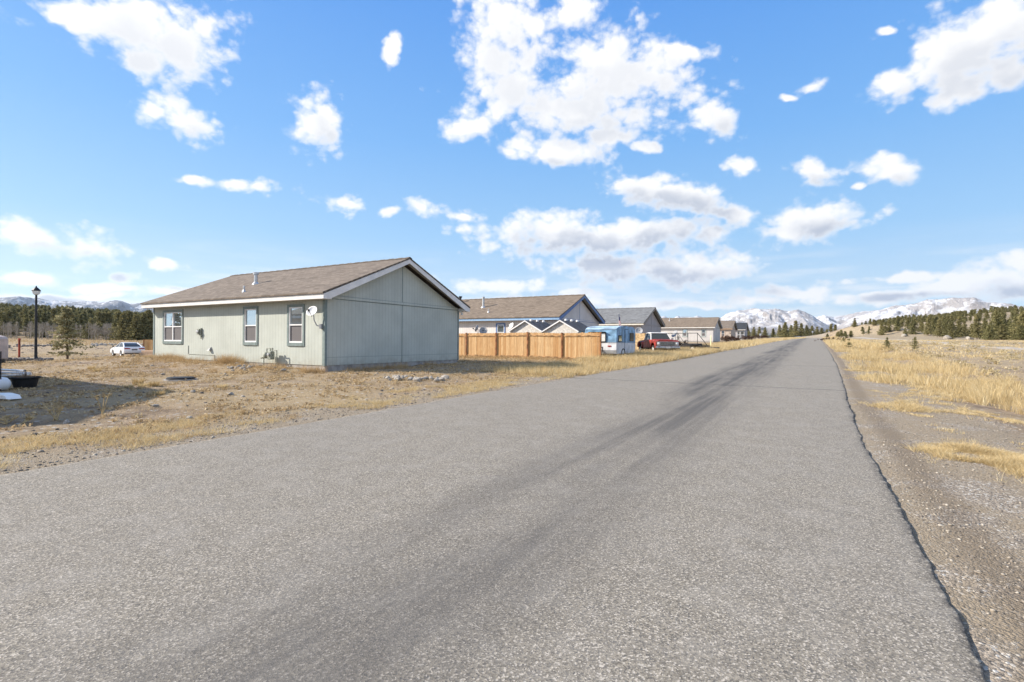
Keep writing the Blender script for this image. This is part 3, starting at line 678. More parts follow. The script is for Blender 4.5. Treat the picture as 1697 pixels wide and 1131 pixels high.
# --- gas meter beside the wall
x0, _ = wall_pt(456, 590); gx = X1+x0; gy = Y1-.28; gz = g0(gx, gy)
gm = empty('gas_meter', (gx, gy, gz), 0, 'weathered grey gas meter with pipes against the sage green wall', 'gas meter')
MB().lathe([(.10, 0), (.15, .04), (.16, .14), (.15, .24), (.10, .28), (.001, .28)], 14, (-.18, 0, .42)).build('regulator', M['meter'], gm, smooth=True)
MB().box(-.02, .24, -.10, .10, .38, .74).build('meter_body', M['meter'], gm, bevel=.03)
MB().path([(-.40, 0, 0), (-.40, 0, .60), (-.18, 0, .60), (-.18, 0, .86), (.06, 0, .86), (.06, 0, .74)], .024).build('inlet_pipe', M['meter'], gm)
MB().path([(.18, 0, .74), (.18, 0, .88), (.24, 0, .88), (.24, 0, .78), (.52, 0, .78), (.52, 0, 0)], .022).build('outlet_pipe', M['meter'], gm)
MB().tube((-.58, 0, .44), (-.30, 0, .50), .05, .05, 8).build('valve', M['meter'], gm)
MB().lathe([(.07, 0), (.07, -.05), (.001, -.06)], 12, (.11, -.10, .60), 'Y').build('dial', M['galv'], gm)

# --- the rest of the row
M['pinkw'] = siding('pale rose siding', (.68, .64, .62)); M['blue'] = mat('blue trim paint', (.12, .20, .40), .5, .1); M['bluel'] = mat('light blue fascia paint', (.27, .42, .62), .5, .06)
M['mauve'] = siding('grey mauve siding', (.42, .39, .395)); M['browntrim'] = mat('taupe rake paint', (.26, .225, .20), .6, .1); M['cream'] = mat('cream paint', (.70, .66, .58), .5, .05)
M['paleg'] = siding('pale grey siding', (.56, .54, .53)); M['tan'] = siding('tan siding', (.50, .42, .36)); M['sagetrim'] = mat('green grey trim', (.26, .31, .29), .6, .05)
M['orangetrim'] = mat('tan trim', (.55, .38, .26), .6, .05); M['blind'] = mat('yellowish window blind', (.50, .45, .26), .7, .3, 14, 0)
h2l = (-17.33, 36.35, .56)
_x, _ = wall_pt(830, 545, 36.35); _x -= 0
h2, _ = house(h2l, 14, M['pinkw'], M['blue'], M['bluel'], M['blue'], M['shingle2'], [(_x-.36, _x+.34, 1.1, 2.42, False)], 'pale house with blue trim and blue roof edge behind the wooden fence', corner=False)
vent(h2, 801, 510, h2l, .10, .98, .13); vent(h2, 809.6, 518.6, h2l, .05, .36, 0); vent(h2, 763, 502, h2l, .10, .62, .17, 'stove_pipe', 'dark')
# the second house's wall behind the sheds gets a blue soffit return already built in the rake
h3l = (-17.33, 59.4, .86)
h3, _ = house(h3l, 14, M['mauve'], M['browntrim'], M['cream'], M['browntrim'], M['shingleg'], [(-2.55, -1.75, 1.1, 2.4, False)], 'mauve grey house with grey shingle roof behind the parked camper', corner=False)
h4l = (-17.33, 110.6, 1.86)
def xr(u, Y): return on_y(u, Y)[0]+17.33
h4, _ = house(h4l, 15, M['paleg'], M['sagetrim'], M['white'], M['mauve'], M['shingle2'],
   [(xr(1130.6, 110.6)+.15, xr(1138.8, 110.6)-.1, 1.0, 2.42, False), (xr(1161.7, 110.6)+.15, xr(1169.8, 110.6)-.1, 1.0, 2.42, False)], 'pale grey house with brown roof and two sage framed windows, behind the flatbed trailer', corner=False)
vent(h4, xr(0,110.6) and 1109.5, 532, h4l, .08, .8, .12)
h5l = (-17.33, 137.2, 2.2)
h5, _ = house(h5l, 12, M['tan'], M['orangetrim'], M['orangetrim'], M['browntrim'], M['shingle'], [(xr(1195.5, 137.2), xr(1201, 137.2), .9, 2.4, False)], 'small tan house with tan roof edge, between the pale grey house and the farthest house', corner=False)
h6l = (-17.33, 166.0, 2.65)
h6, _ = house(h6l, 12, M['mauve'], M['grey'], M['white'], M['grey'], M['shinglek'], [(xr(1222, 166), xr(1226, 166), .4, 2.4, False), (xr(1227.5, 166), xr(1233, 166), .4, 2.4, False)], 'farthest house of the row, with a charcoal roof and glazed front', corner=False)
# neighbour whose shadow falls over the yard
h0l = (-19.7, -5.2, .42)
h0, _ = house(h0l, 14, M['pinkw'], M['trim'], M['white'], M['white'], M['shingle'], [(-6, -5, .9, 2.4, False)], 'ranch house out of the frame that shades the yard', corner=False)

# --- fences
M['cedar'] = mat('fresh cedar', (.44, .26, .125), .75, .3, 3, .3); M['cedarp'] = mat('cedar pale board', (.60, .36, .17), .75, .25, 4, .3)
M['cedard'] = mat('stained fence post', (.26, .115, .05), .8, .25, 4, .3); M['pine'] = mat('raw pine board', (.62, .44, .24), .8, .2, 5, .2)
def boards():
    m, t, b = newmat('cedar boards'); v = objco(t); x, y, z = sepx(t, v)
    k = math_(t, 'FLOOR', math_(t, 'MULTIPLY', x, 1/.142)); wn_ = N(t, 'ShaderNodeTexWhiteNoise', noise_dimensions='1D'); t.links.new(k, wn_.inputs['W'])
    g = noise(t, vmul(t, v, (30, 30, 2.2)), 1, 5, .6, .6)
    c = mixc(t, wn_.outputs['Value'], (.48, .275, .12), (.69, .485, .265)); c = mixc(t, mrange(t, g, .35, .7, 0, .6), c, (.34, .19, .09))
    c = mixc(t, mrange(t, noise(t, v, 1.5, 4), .55, .75, 0, .5), c, (.62, .44, .24))
    t.links.new(c, b.inputs['Base Color']); b.inputs['Roughness'].default_value = .8; b.inputs['Specular IOR Level'].default_value = .15; bump(t, b, g, .3, .004); return m
M['boards'] = boards()
def fence(Yf, xs, hgt, label, m, pm, rails=True, y_off=0, group='wooden privacy fences'):
    xs = list(xs); cx = xs[-1]; zb = [g0(x, Yf) for x in xs]
    e = empty('wooden_fence', (cx, Yf, 0), 0, label, 'fence', group)
    for i, (a, b_) in enumerate(zip(xs[:-1], xs[1:])):
        n = int(round((b_-a-.1)/.142)); pb = MB(); za, zb_ = zb[i], zb[i+1]; stp = (rng.random()-.5)*.04
        for k in range(n):
            x0 = a+.05+(b_-a-.1)*k/n; x1_ = a+.05+(b_-a-.1)*(k+1)/n-.006; z = za+(zb_-za)*(k+.5)/n
            top = z+hgt+stp+rng.normal()*.008; bot = z+.03+rng.normal()*.01; xm = (x0+x1_)/2; dy = rng.normal()*.004
            pb.prism([(x0-cx, bot), (x1_-cx, bot), (x1_-cx, top-.035), (x1_-cx-.03, top), (x0-cx+.03, top), (x0-cx, top-.035)], .022+dy, .040+dy, 'Y')
        pb.build('fence_panel', m, e)
        if rails:
            r = MB()
            for q in (.12, hgt-.24):
                z0, z1 = za+q+stp, zb_+q+stp
                r.add([(a-cx+.05, -.018, z0), (b_-cx-.05, -.018, z1), (b_-cx-.05, .014, z1), (a-cx+.05, .014, z0), (a-cx+.05, -.018, z0+.085), (b_-cx-.05, -.018, z1+.085), (b_-cx-.05, .014, z1+.085), (a-cx+.05, .014, z0+.085)],
                  [(0,3,2,1),(4,5,6,7),(0,1,5,4),(1,2,6,5),(2,3,7,6),(3,0,4,7)])
            r.build('rail', pm[1], e)
    for x, z in zip(xs, zb):
        MB().box(x-cx-.055, x-cx+.055, -.06, .019, z-.3, z+hgt+.03).build('fence_post', pm[0], e, bevel=.006)
    return e
Yf = 31.0; ux = [on_y(u, Yf)[0] for u in (723, 773, 822.5, 874.5, 931.5, 995.5)]
ux = [ux[0]-2.5] + ux
fence(Yf, ux, 1.80, 'long golden cedar fence with dark posts between the sage green house and the camper', M['boards'], (M['cedard'], M['cedar']))
ux2 = [on_y(u, 55.2)[0] for u in (1050, 1068, 1085, 1101)]
fence(55.2, ux2, 1.85, 'short pale pine fence standing behind the red pickup truck', M['pine'], (M['pine'], M['pine']), rails=False)
# short orange fence beyond the left end of the sage house
xf, yf = XY(250, 60); e = empty('wooden_fence', (xf, yf, g0(xf, yf)), R(25), 'small orange wooden fence section beyond the left end of the sage green house', 'fence', 'wooden privacy fences')
b = MB()
for k in range(12): b.box(-.85+.145*k, -.85+.145*k+.138, 0, .02, .05, 1.65+.01*(k % 3))
b.build('fence_panel', M['boards'], e); MB().box(-.95, -.86, -.05, .05, -.2, 1.7).build('fence_post', M['cedard'], e); MB().box(.90, .99, -.05, .05, -.2, 1.7).build('fence_post', M['cedard'], e)
xf, yf = XY(246, 52); b = MB(); b.box(-.9, 1.2, -.14, .14, 0, .34); b.box(-.7, 1.0, -.16, .10, .34, .60)
o = b.build('timber_stack', M['orangetrim'], None, (xf, yf, g0(xf, yf)), R(20), bevel=.02); tag(o, 'low orange timber stack between the white car and the sage green house', 'timber')

# --- two sheds
M['shedw'] = mat('white shed board', (.66, .63, .58), .8, .12, 9, .3); M['ribs'] = mat('ribbed dark roofing', (.075, .08, .095), .5, .15, 4, .1)
def shed(x, y, label):
    z = g0(x, y); e = empty('storage_shed', (x, y, z), 0, label, 'shed', 'white storage sheds behind the fence')
    w, d, hw, hr = 1.32, 3.2, 1.93, 2.66; sl = (hr-hw)/w
    MB().prism([(-w+.04, 0), (w-.04, 0), (w-.04, hw), (0, hr-.04), (-w+.04, hw)], 0.03, d-.03, 'Y').build('wall', M['shedw'], e)
    for s in (-1, 1):
        b = MB(); n = 18
        b.prism([(s*.003, hr), (s*(w+.08), hr-sl*(w+.08)), (s*(w+.08), hr-sl*(w+.08)+.03), (s*.003, hr+.03)], -.10, d+.1, 'Y')
        for k in range(n):
            y0 = -.08+k*(d+.14)/n
            b.prism([(s*.02, hr+.03-.02*sl), (s*(w+.07), hr-sl*(w+.07)+.03), (s*(w+.07), hr-sl*(w+.07)+.05), (s*.02, hr+.05-.02*sl)], y0, y0+.05, 'Y')
        rf = b.build('roof', M['ribs'], e)
        if s > 0:
            for k in range(3):
                MB().lathe([(.10, 0), (.10, .10), (.075, .13), (.001, .14)], 12, (.16, .55+k*1.0, hr-.02)).build('roof_vent', M['vinyl'], e)
    t = MB()
    for s in (-1, 1): t.prism([(s*.003, hr+.02), (s*(w+.08), hr-sl*(w+.08)+.02), (s*(w+.08), hr-sl*(w+.08)-.07), (s*.003, hr-.07)], -.125, -.102, 'Y')
    t.build('gable_trim', M['vinyl'], e)
    return e
p = on_y(870.6, 32.1); shed(p[0], 32.1, 'white gabled shed with ribbed dark roof behind the fence, beside the blue framed window')
p = on_y(928.7, 32.1); shed(p[0], 32.1, 'white gabled shed with ribbed dark roof behind the fence, next to the camper')
# dishes in that yard
p = on_y(801, 31.9, 549); dish(tuple(p), R(30), 25, .30, 1.9, 'grey satellite dish just above the fence, left of the blue framed window', 'grey', arm='post')
p = on_y(791, 31.6, 545); dish(tuple(p), R(-75), 20, .26, 1.9, 'side-on satellite dish with a feed arm, above the fence near the sage green house', 'grey', arm='post')
p = on_y(848, 36.0, 541); dish(tuple(p), R(-25), 25, .30, 0, 'pale round satellite dish on the wall of the blue trimmed house', 'pgrey')
p = on_y(1059, 56.5, 549); dish(tuple(p), R(20), 30, .42, 1.8, 'dark grey satellite dish in front of the mauve grey house', 'grey', arm='post')
p = on_y(1119, 70, 554.5); dish(tuple(p), R(-40), 30, .52, 1.8, 'dark satellite dish on a post in front of the pale grey house', 'grey', arm='post')

# ================================================================== VEHICLES
M['tyre'] = mat('tyre rubber', (.022, .022, .023), .85, .2, 20, .2); M['chrome'] = mat('dull chrome', (.48, .47, .46), .34, .25, 12, .05, metal=.8)
M['redp'] = mat('faded red paint', (.29, .032, .022), .45, .38, 3.5, .06, coat=.15); M['whitep'] = mat('old white paint', (.74, .72, .68), .45, .08, 4, .05)
M['rust'] = mat('rusty dark metal', (.07, .035, .022), .8, .4, 9, .3); M['lampg'] = mat('headlamp glass', (.62, .64, .66), .15, .05, 20, 0, spec=.8)
M['carw'] = mat('clean white car paint', (.80, .80, .82), .25, .02, 2, 0, coat=.6); M['redl'] = mat('red tail lamp', (.35, .01, .015), .25, .1, 10, 0)
M['carglass'] = glassmat('car glass', .07, (.012, .014, .016)); M['campb'] = mat('faded blue camper skin', (.20, .36, .54), .5, .22, 2.2, .12); M['campw'] = mat('aged white camper skin', (.66, .67, .70), .5, .12, 2.5, .15)
M['curtain'] = mat('white curtain', (.72, .71, .68), .9, .12, 20, .3); M['camproof'] = mat('weathered white blue camper roof', (.46, .62, .76), .5, .3, 1.3, .1)
def wheel(parent, x, y, r, w, side, rimm, name='wheel'):
    t = MB(); t.lathe([(r*.60, -w/2), (r*.93, -w/2), (r, -w/2+.03), (r, w/2-.03), (r*.93, w/2), (r*.60, w/2)], 24, (x, y, r), 'Y')
    t.lathe([(r*.60, w/2), (r*.60, -w/2)], 24, (x, y, r), 'Y')
    o = t.build(name, M['tyre'], parent, smooth=False)
    h = MB(); s = side; h.lathe([(r*.60, s*w*.48), (r*.54, s*w*.42), (r*.48, s*w*.25), (r*.22, s*w*.30), (r*.20, s*w*.45), (.001, s*w*.48)], 20, (x, y, r), 'Y'); h.build('rim', rimm, o)
    return o
def arch(cx, r, z0, n=9): return [(cx+r*math.cos(math.pi-math.pi*i/n)*-1*-1, z0+r*math.sin(math.pi*i/n)) for i in range(n+1)]
# --- classic pickup: local +x = nose
def pickup(loc, rz):
    e = empty('pickup_truck', loc, rz, 'old red pickup truck with white cab roof and white wheels parked in the grass', 'pickup truck')
    zb = .50; W2 = .96
    def A(cx, r=.46): return [(cx-r*math.cos(math.pi*i/9), zb+r*.95*math.sin(math.pi*i/9)) for i in range(10)]
    out = [(-.75, zb)] + A(1.62) + [(2.42, zb+.02), (2.46, .62), (2.46, 1.06), (2.38, 1.13), (.95, 1.20), (-.75, 1.20)]
    MB().prism(out, -W2, W2, 'Y').build('body', M['redp'], e, bevel=.05)
    MB().loft([[(.92, y, z) for y, z in ((-.80, 1.17), (.80, 1.17), (.78, 1.245), (0, 1.265), (-.78, 1.245))], [(2.40, y, z) for y, z in ((-.80, 1.08), (.80, 1.08), (.76, 1.15), (0, 1.175), (-.76, 1.15))]]).build('hood', M['redp'], e, bevel=.015)
    # cab
    lo = [(.95, .86), (-.70, .86)]; hi = [(.42, .70), (-.58, .70)]; zt = 1.74
    p = MB()
    def bar(a, b, r=.035): p.obox(((Vector(a)+Vector(b))/2), (Vector(b)-Vector(a))/2, Vector((0, r, 0)), Vector((r, 0, .0)).cross(Vector((0, 1, 0)))*1.0 if False else Vector((r*.8, 0, r*.2)))
    for s in (-1, 1):
        bar((.95, s*.86, 1.19), (.44, s*.70, zt)); bar((-.70, s*.86, 1.19), (-.58, s*.70, zt), .06); bar((.20, s*.80, 1.19), (.16, s*.715, zt), .018)
    p.build('cab_pillars', M['whitep'], e)
    MB().loft([[(x, y, z) for x, y in ((.50, -.74), (.50, .74), (-.66, .74), (-.66, -.74))] for z in (1.72, 1.78)] + [[(x, y, 1.83) for x, y in ((.36, -.60), (.36, .60), (-.52, .60), (-.52, -.60))]]).build('cab_roof', M['whitep'], e, bevel=.03)
    MB().add([(.94, -.83, 1.20), (.94, .83, 1.20), (.46, .68, 1.72), (.46, -.68, 1.72)], [(0,1,2,3)]).build('windshield', M['carglass'], e)
    for s in (-1, 1):
        MB().add([(.90, s*.845, 1.20), (-.66, s*.845, 1.20), (-.56, s*.70, 1.72), (.42, s*.70, 1.72)], [(0,1,2,3)]).build('side_glass', M['carglass'], e)
        d = MB(); d.box(-.62, .80, s*W2-.001*s if s < 0 else W2-.004, s*W2+.006*s if s > 0 else -W2+.004, .60, 1.14)
        dd = MB(); y0, y1 = (W2+.001, W2+.012) if s > 0 else (-W2-.012, -W2-.001); dd.box(-.60, .78, y0, y1, .60, 1.15); dr = dd.build('door', M['redp'], e, bevel=.006)
        MB().box(-.50, -.36, y0-.02, y1+.02, 1.02, 1.05).build('handle', M['chrome'], dr)
        MB().box(.72, .80, *((W2+.02, W2+.16) if s > 0 else (-W2-.16, -W2-.02)), 1.18, 1.36).build('mirror', M['chrome'], e, bevel=.01)
    MB().add([(-.70, -.80, 1.22), (-.70, .80, 1.22), (-.60, .66, 1.70), (-.60, -.66, 1.70)], [(0,1,2,3)]).build('rear_glass', M['carglass'], e)
    # nose
    g = MB(); g.box(2.465, 2.50, -.90, .90, .70, 1.04); gr = g.build('grille', M['chrome'], e, bevel=.01)
    q = MB()
    for k in range(6): q.box(2.503, 2.512, -.62, .62, .73+k*.048, .755+k*.048)
    q.build('grille_bars', M['dark'], gr)
    for s in (-1, 1):
        MB().lathe([(.11, 0), (.10, .03), (.001, .05)], 16, (2.502, s*.75, .87), 'X').build('headlight', M['lampg'], e, smooth=True)
    MB().prism([(2.44, .46), (2.60, .48), (2.62, .55), (2.60, .66), (2.44, .66)], -.98, .98, 'Y').build('front_bumper', M['chrome'], e, bevel=.02)
    MB().box(2.605, 2.63, -.16, .16, .49, .64).build('number_plate', M['whitep'], e)
    # step-side bed
    b = MB(); b.box(-2.66, -.82, -.62, .62, .60, .66); 
    b.box(-2.66, -.82, -.66, -.61, .60, 1.14); b.box(-2.66, -.82, .61, .66, .60, 1.14); b.box(-.86, -.81, -.61, .61, .66, 1.14); b.box(-2.67, -2.62, -.61, .61, .66, 1.12)
    b.build('cargo_bed', M['redp'], e, bevel=.01)
    for s in (-1, 1):
        y0, y1 = (.665, .97) if s > 0 else (-.97, -.665)
        o = [(-2.55, .55)] + [(-1.75-.46*math.cos(math.pi*i/9), .52+.46*math.sin(math.pi*i/9)) for i in range(10)] + [(-1.0, .55), (-1.0, .70), (-1.22, 1.0), (-1.5, 1.10), (-2.0, 1.10), (-2.35, 1.0), (-2.55, .80)]
        MB().prism(o, y0, y1, 'Y').build('rear_fender', M['redp'], e, bevel=.06)
    for x in (1.62, -1.75):
        for s in (-1, 1): wheel(e, x, s*.83, .37, .22, s, M['whitep'])
    MB().box(-2.5, 2.3, -.42, .42, .34, .52).build('chassis', M['dark'], e)
    return e
tx, ty = XY(1106, 41.2); th_ = math.atan2(-.83, .56)
hx, hy = math.cos(th_), math.sin(th_)
tx, ty = tx-hx*2.4, ty-hy*2.4
pt = pickup((tx, ty, g0(tx, ty)-.02), th_)
# load in the bed
b = MB()
for k in range(7):
    a = rng.random()*3; c = np.array((rng.random()*1.3-.9, rng.random()*.8-.4, .15+rng.random()*.25)); d = np.array((math.cos(a)*.4, math.sin(a)*.4, rng.random()*.3))
    b.obox(c, d, (.03, -.02, .0), (0, .0, .04))
ld = b.build('scrap_lumber', M['pine'], None, (tx-hx*1.7, ty-hy*1.7, g0(tx, ty)+.80), th_); tag(ld, 'heap of yellowish scrap boards lying in the bed of the red pickup', 'scrap wood')

# --- camper trailer
def camper():
    cx0 = -11.02; Yc = 32.25; z = g0(-12, 34)
    e = empty('camper_trailer', (cx0, Yc, z), R(0), 'vintage camper trailer, blue above and white below, parked at the end of the cedar fence', 'camper')
    Wd, Ln = 2.25, 4.15; zb, zs = .38, 1.12
    lowp = [(.10, zb), (Ln-.25, zb), (Ln-.02, zb+.35), (Ln, zs), (0, zs), (-.02, zb+.25)]
    MB().prism(lowp, -Wd, 0, 'X').build('lower_body', M['campw'], e, bevel=.02)
    upp = [(0, zs+.002), (Ln, zs+.002), (Ln-.01, 1.95), (Ln-.10, 2.12), (Ln-.35, 2.20), (Ln*.5, 2.24), (1.6, 2.24), (.9, 2.20), (.35, 2.10), (.05, 1.98)]
    MB().prism(upp, -Wd, 0, 'X').build('upper_body', M['campb'], e, bevel=.03)
    rfp = [(.03, 1.985), (.34, 2.115), (.9, 2.215), (1.6, 2.256), (Ln*.5, 2.256), (Ln-.35, 2.216), (Ln-.35, 2.23), (Ln*.5, 2.275), (1.6, 2.275), (.88, 2.232), (.32, 2.13), (.01, 2.0)]
    MB().prism(rfp, -Wd+.04, -.04, 'X').build('roof_skin', M['camproof'], e)
    MB().box(-Wd-.005, .008, -.012, Ln+.006, zs-.02, zs+.02).build('belt_trim', M['grey'], e)
    # end window with curtains
    w = MB(); w.box(-1.95, -.72, -.055, .02, 1.16, 1.82); wf = w.build('end_window', M['dark'], e, bevel=.01)
    MB().box(-1.90, -.77, -.066, -.054, 1.21, 1.74).build('curtain', M['curtain'], wf)
    MB().box(-1.93, -.74, -.16, -.056, 1.80, 1.84).build('awning_rail', M['dark'], wf)
    MB().box(-.60, -.38, -.045, .01, .86, .93).build('tail_lamp', M['redl'], e)
    f = MB(); 
    for k in ((-1.95, -1.0, .46, .50), (-1.95, -1.0, .80, .84), (-1.99, -1.95, .46, .84), (-1.0, -.96, .46, .84)): f.box(k[0], k[1], -.04, .0, k[2], k[3])
    f.build('hatch_frame', M['dark'], e)
    # long side
    d = MB(); d.box(.003, .022, 1.72, 2.42, .50, 2.02); dr = d.build('door', M['campb'], e)
    g = MB(); g.box(.002, .010, 1.66, 1.715, .45, 2.06); g.box(.002, .010, 2.425, 2.46, .45, 2.06); g.box(.002, .010, 1.715, 2.425, 2.03, 2.06); g.build('door_gap', M['dark'], dr)
    MB().box(.005, .024, 1.725, 2.415, .505, 1.118).build('door_lower_skin', M['campw'], dr)
    MB().box(.024, .06, 1.78, 1.86, 1.18, 1.22).build('handle', M['chrome'], dr)
    for y0, y1, z0, z1 in ((.30, .95, 1.18, 1.62), (2.75, 3.65, 1.22, 1.82)):
        q = MB(); q.box(.003, .035, y0, y1, z0, z1); wf = q.build('side_window', M['dark'], e, bevel=.01)
        MB().box(.036, .044, y0+.05, y1-.05, z0+.05, z1-.05).build('pane', M['glass' if y0 < 1 else 'carglass'], wf)
    t = MB(); t.lathe([(.16, -.1), (.29, -.1), (.32, -.07), (.32, .07), (.29, .1), (.16, .1)], 20, (-.14, 1.35, .32), 'X'); wo_ = t.build('wheel', M['tyre'], e)
    MB().lathe([(.17, .09), (.12, .05), (.001, .07)], 16, (-.14, 1.35, .32), 'X').build('rim', M['rust'], wo_)
    a = MB(); a.prism([(1.35+.40*math.cos(math.pi*i/8), .36+.38*math.sin(math.pi*i/8)) for i in range(9)]+[(1.35-.36, .36)]+[(1.35-.34*math.cos(math.pi*i/8), .36+.32*math.sin(math.pi*i/8)) for i in range(1, 9)], .002, .03, 'X'); a.build('wheel_arch', M['dark'], e)
    MB().box(-1.7, -.5, .1, Ln-.1, .26, .379).build('chassis', M['dark'], e)
    for x in (-2.0, -.3): MB().box(x-.12, x+.12, .2, .5, -.05, .26).build('support_block', M['concrete'], e)
    MB().tube((-1.1, -.6, .36), (-1.1, .2, .36), .045).build('tow_bar', M['rust'], e)
    return e
camper()

# --- flatbed trailer with rack
def flatbed():
    x, y = XY(1142, 50); e = empty('flatbed_trailer', (x, y, g0(x, y)), R(-14), 'black flatbed utility trailer with an upright tube rack, parked beyond the red pickup', 'trailer')
    MB().box(-1.6, 1.6, -.95, .95, .50, .56).build('deck', M['rust'], e)
    b = MB(); b.box(-1.65, 1.65, -1.0, -.955, .46, .64); b.box(-1.65, 1.65, .955, 1.0, .46, .64); b.box(1.602, 1.65, -.955, .955, .46, .64); b.box(-1.65, -1.602, -.955, .955, .46, .64)
    b.build('frame', M['dark'], e)
    r = MB(); t = .028; y0 = -.9
    for k in (-2.1, -.75, .30, 1.25): r.tube((k, y0+(.0), .56), (k, y0, 1.80), t)
    r.tube((-2.1, y0, 1.78), (1.25, y0, 1.80), t); r.tube((-2.1, y0, 1.0), (1.25, y0, .62), .018)
    r.tube((1.25, y0, 1.80), (1.45, .9, .60), t); r.tube((-.75, y0, 1.80), (-.75, .9, .60), .02)
    r.build('tube_rack', M['dark'], e)
    for sy in (-1, 1):
        o = MB().lathe([(.16, -.09), (.29, -.09), (.31, -.06), (.31, .06), (.29, .09), (.16, .09)], 18, (.9, sy*1.14, .31), 'Y').build('wheel', M['tyre'], e)
        MB().lathe([(.17, -.06*1), (.10, -.08), (.001, -.085)], 14, (.9, sy*1.14, .31), 'Y').build('rim', M['whitep'], o)
        MB().box(.50, 1.30, *((1.02, 1.26) if sy > 0 else (-1.26, -1.02)), .66, .70).build('mudguard', M['dark'], e)
    MB().tube((1.65, 0, .50), (3.0, 0, .42), .05).build('drawbar', M['dark'], e)
    MB().box(-.4, 1.2, -.6, .3, .565, .80).build('load_box', M['dark'], e)
    return e
flatbed()

# --- white saloon, rear three-quarter
def sedan():
    x, y = XY(211, 53.5); e = empty('parked_car', (x, y, g0(x, y)-.02), 0, 'white saloon car seen from behind, parked on the dirt left of the sage green house', 'car')
    zb, W2 = .26, .91
    def A(cx, r=.37): return [(cx-r*math.cos(math.pi*i/8), zb+r*math.sin(math.pi*i/8)*1.05) for i in range(9)]
    out = [(-2.36, zb+.12), (-2.2, zb)] + A(-1.38) + A(1.42) + [(2.1, zb), (2.36, .34), (2.42, .56), (2.30, .74), (1.9, .84), (1.05, .96), (-1.55, 1.00), (-2.30, 1.02), (-2.40, .96), (-2.42, .62)]
    MB().prism(out, -W2, W2, 'Y').build('body', M['carw'], e, bevel=.09)
    gh = MB(); secs = []
    for z, xa, xb, w in ((.97, 1.10, -2.0, .80), (1.20, .62, -1.62, .72), (1.40, .16, -1.05, .60)):
        secs.append([(xa, -w*.9, z), (xa, w*.9, z), (xa-.12, w, z), (xb+.15, w, z), (xb, w*.85, z), (xb, -w*.85, z), (xb+.15, -w, z), (xa-.12, -w, z)])
    gh.loft(secs); gh.build('glasshouse', M['carglass'], e)
    rf = MB(); rf.loft([[(.18, -.57, 1.385), (.18, .57, 1.385), (.05, .64, 1.385), (-1.02, .64, 1.385), (-1.12, .55, 1.385), (-1.12, -.55, 1.385), (-1.02, -.64, 1.385), (.05, -.64, 1.385)], [(.0, -.46, 1.45), (.0, .46, 1.45), (-.1, .50, 1.45), (-.85, .50, 1.45), (-.95, .42, 1.45), (-.95, -.42, 1.45), (-.85, -.50, 1.45), (-.1, -.50, 1.45)]]); rf.build('roof', M['carw'], e, bevel=.02)
    p = MB()
    for s in (-1, 1):
        for a, b_, r in (((-1.98, s*.76, .98), (-1.08, s*.60, 1.40), .065), ((1.08, s*.76, .97), (.14, s*.60, 1.39), .035), ((-.30, s*.80, .98), (-.32, s*.63, 1.40), .03)):
            p.tube(a, b_, r, r, 8)
    p.build('pillars', M['carw'], e)
    for s in (-1, 1):
        MB().prism([(s*.36, .78), (s*.84, .80), (s*.86, .92), (s*.38, .88)] if s > 0 else [(-.84, .80), (-.36, .78), (-.38, .88), (-.86, .92)], -2.445, -2.40, 'X').build('taillight', M['redl'], e)
        MB().box(.80, .98, *((.93, 1.08) if s > 0 else (-1.08, -.93)), .98, 1.10).build('mirror', M['dark'], e, bevel=.03)
        for x_ in (-1.38, 1.42): wheel(e, x_, s*.80, .325, .21, s, M['galv'])
    MB().box(-2.44, -2.405, -.24, .24, .66, .80).build('number_plate', M['screen'], e)
    MB().box(-2.43, -2.30, -.80, .80, .27, .38).build('rear_valance', M['dark'], e, bevel=.02)
    e.rotation_euler[2] = R(172)
    return e
sedan()

# ================================================================== STREET FURNITURE AND CLUTTER
M['lampblk'] = mat('black lamp post paint', (.018, .02, .024), .45, .2, 6, .05); M['frost'] = mat('frosted lamp glass', (.62, .66, .68), .3, .05, 10, 0)
M['redpost'] = mat('rusty red post', (.30, .055, .03), .8, .3, 6, .2); M['yelpost'] = mat('pale yellow marker post', (.72, .62, .36), .6, .08); M['flagw'] = None
x, y, z = gnd(59.5, 31.8); lp = empty('street_lamp', (x, y, z), 0, 'black street lamp with a lantern head, standing beside the sparse spruce', 'street lamp')
MB().lathe([(.14, -.2), (.14, .12), (.09, .22), (.075, .4), (.055, 4.05), (.05, 4.12), (.001, 4.12)], 14).build('pole', M['lampblk'], lp, smooth=False)
MB().lathe([(.07, 4.10), (.16, 4.14), (.20, 4.28), (.215, 4.34), (.001, 4.34)], 14).build('lantern_glass', M['frost'], lp)
MB().lathe([(.23, 4.34), (.22, 4.38), (.15, 4.47), (.10, 4.53), (.05, 4.56), (.03, 4.64), (.001, 4.66)], 14).build('lantern_cap', M['lampblk'], lp)
for k in range(4):
    a = k*math.pi/2+.4; MB().tube((.10*math.cos(a), .10*math.sin(a), 4.10), (.22*math.cos(a), .22*math.sin(a), 4.35), .012).build('lantern_rib', M['lampblk'], lp)
x, y, z = gnd(32, 34); tag(MB().box(-.045, .045, -.045, .045, -.2, 1.40).box(-.052, .052, -.052, .052, 1.30, 1.46).build('marker_post', M['redpost'], None, (x, y, z), R(20), bevel=.01), 'rust red marker post left of the black street lamp', 'post')
x, y, z = gnd(1.5, 13.8); tag(MB().tube((0, 0, -.1), (0, 0, 1.08), .016, .016, 8).build('steel_post', M['lampblk'], None, (x, y, z)), 'thin black steel post standing beside the white tank', 'post')
x, y, z = gnd(1178, 55.5); tag(MB().box(-.055, .055, -.02, .02, -.1, 1.5).box(-.35, .35, -.06, .06, -.05, .05).build('utility_marker', M['yelpost'], None, (x, y, z+.05), R(-30), bevel=.01), 'pale yellow marker post in the grass beyond the flatbed trailer', 'post')
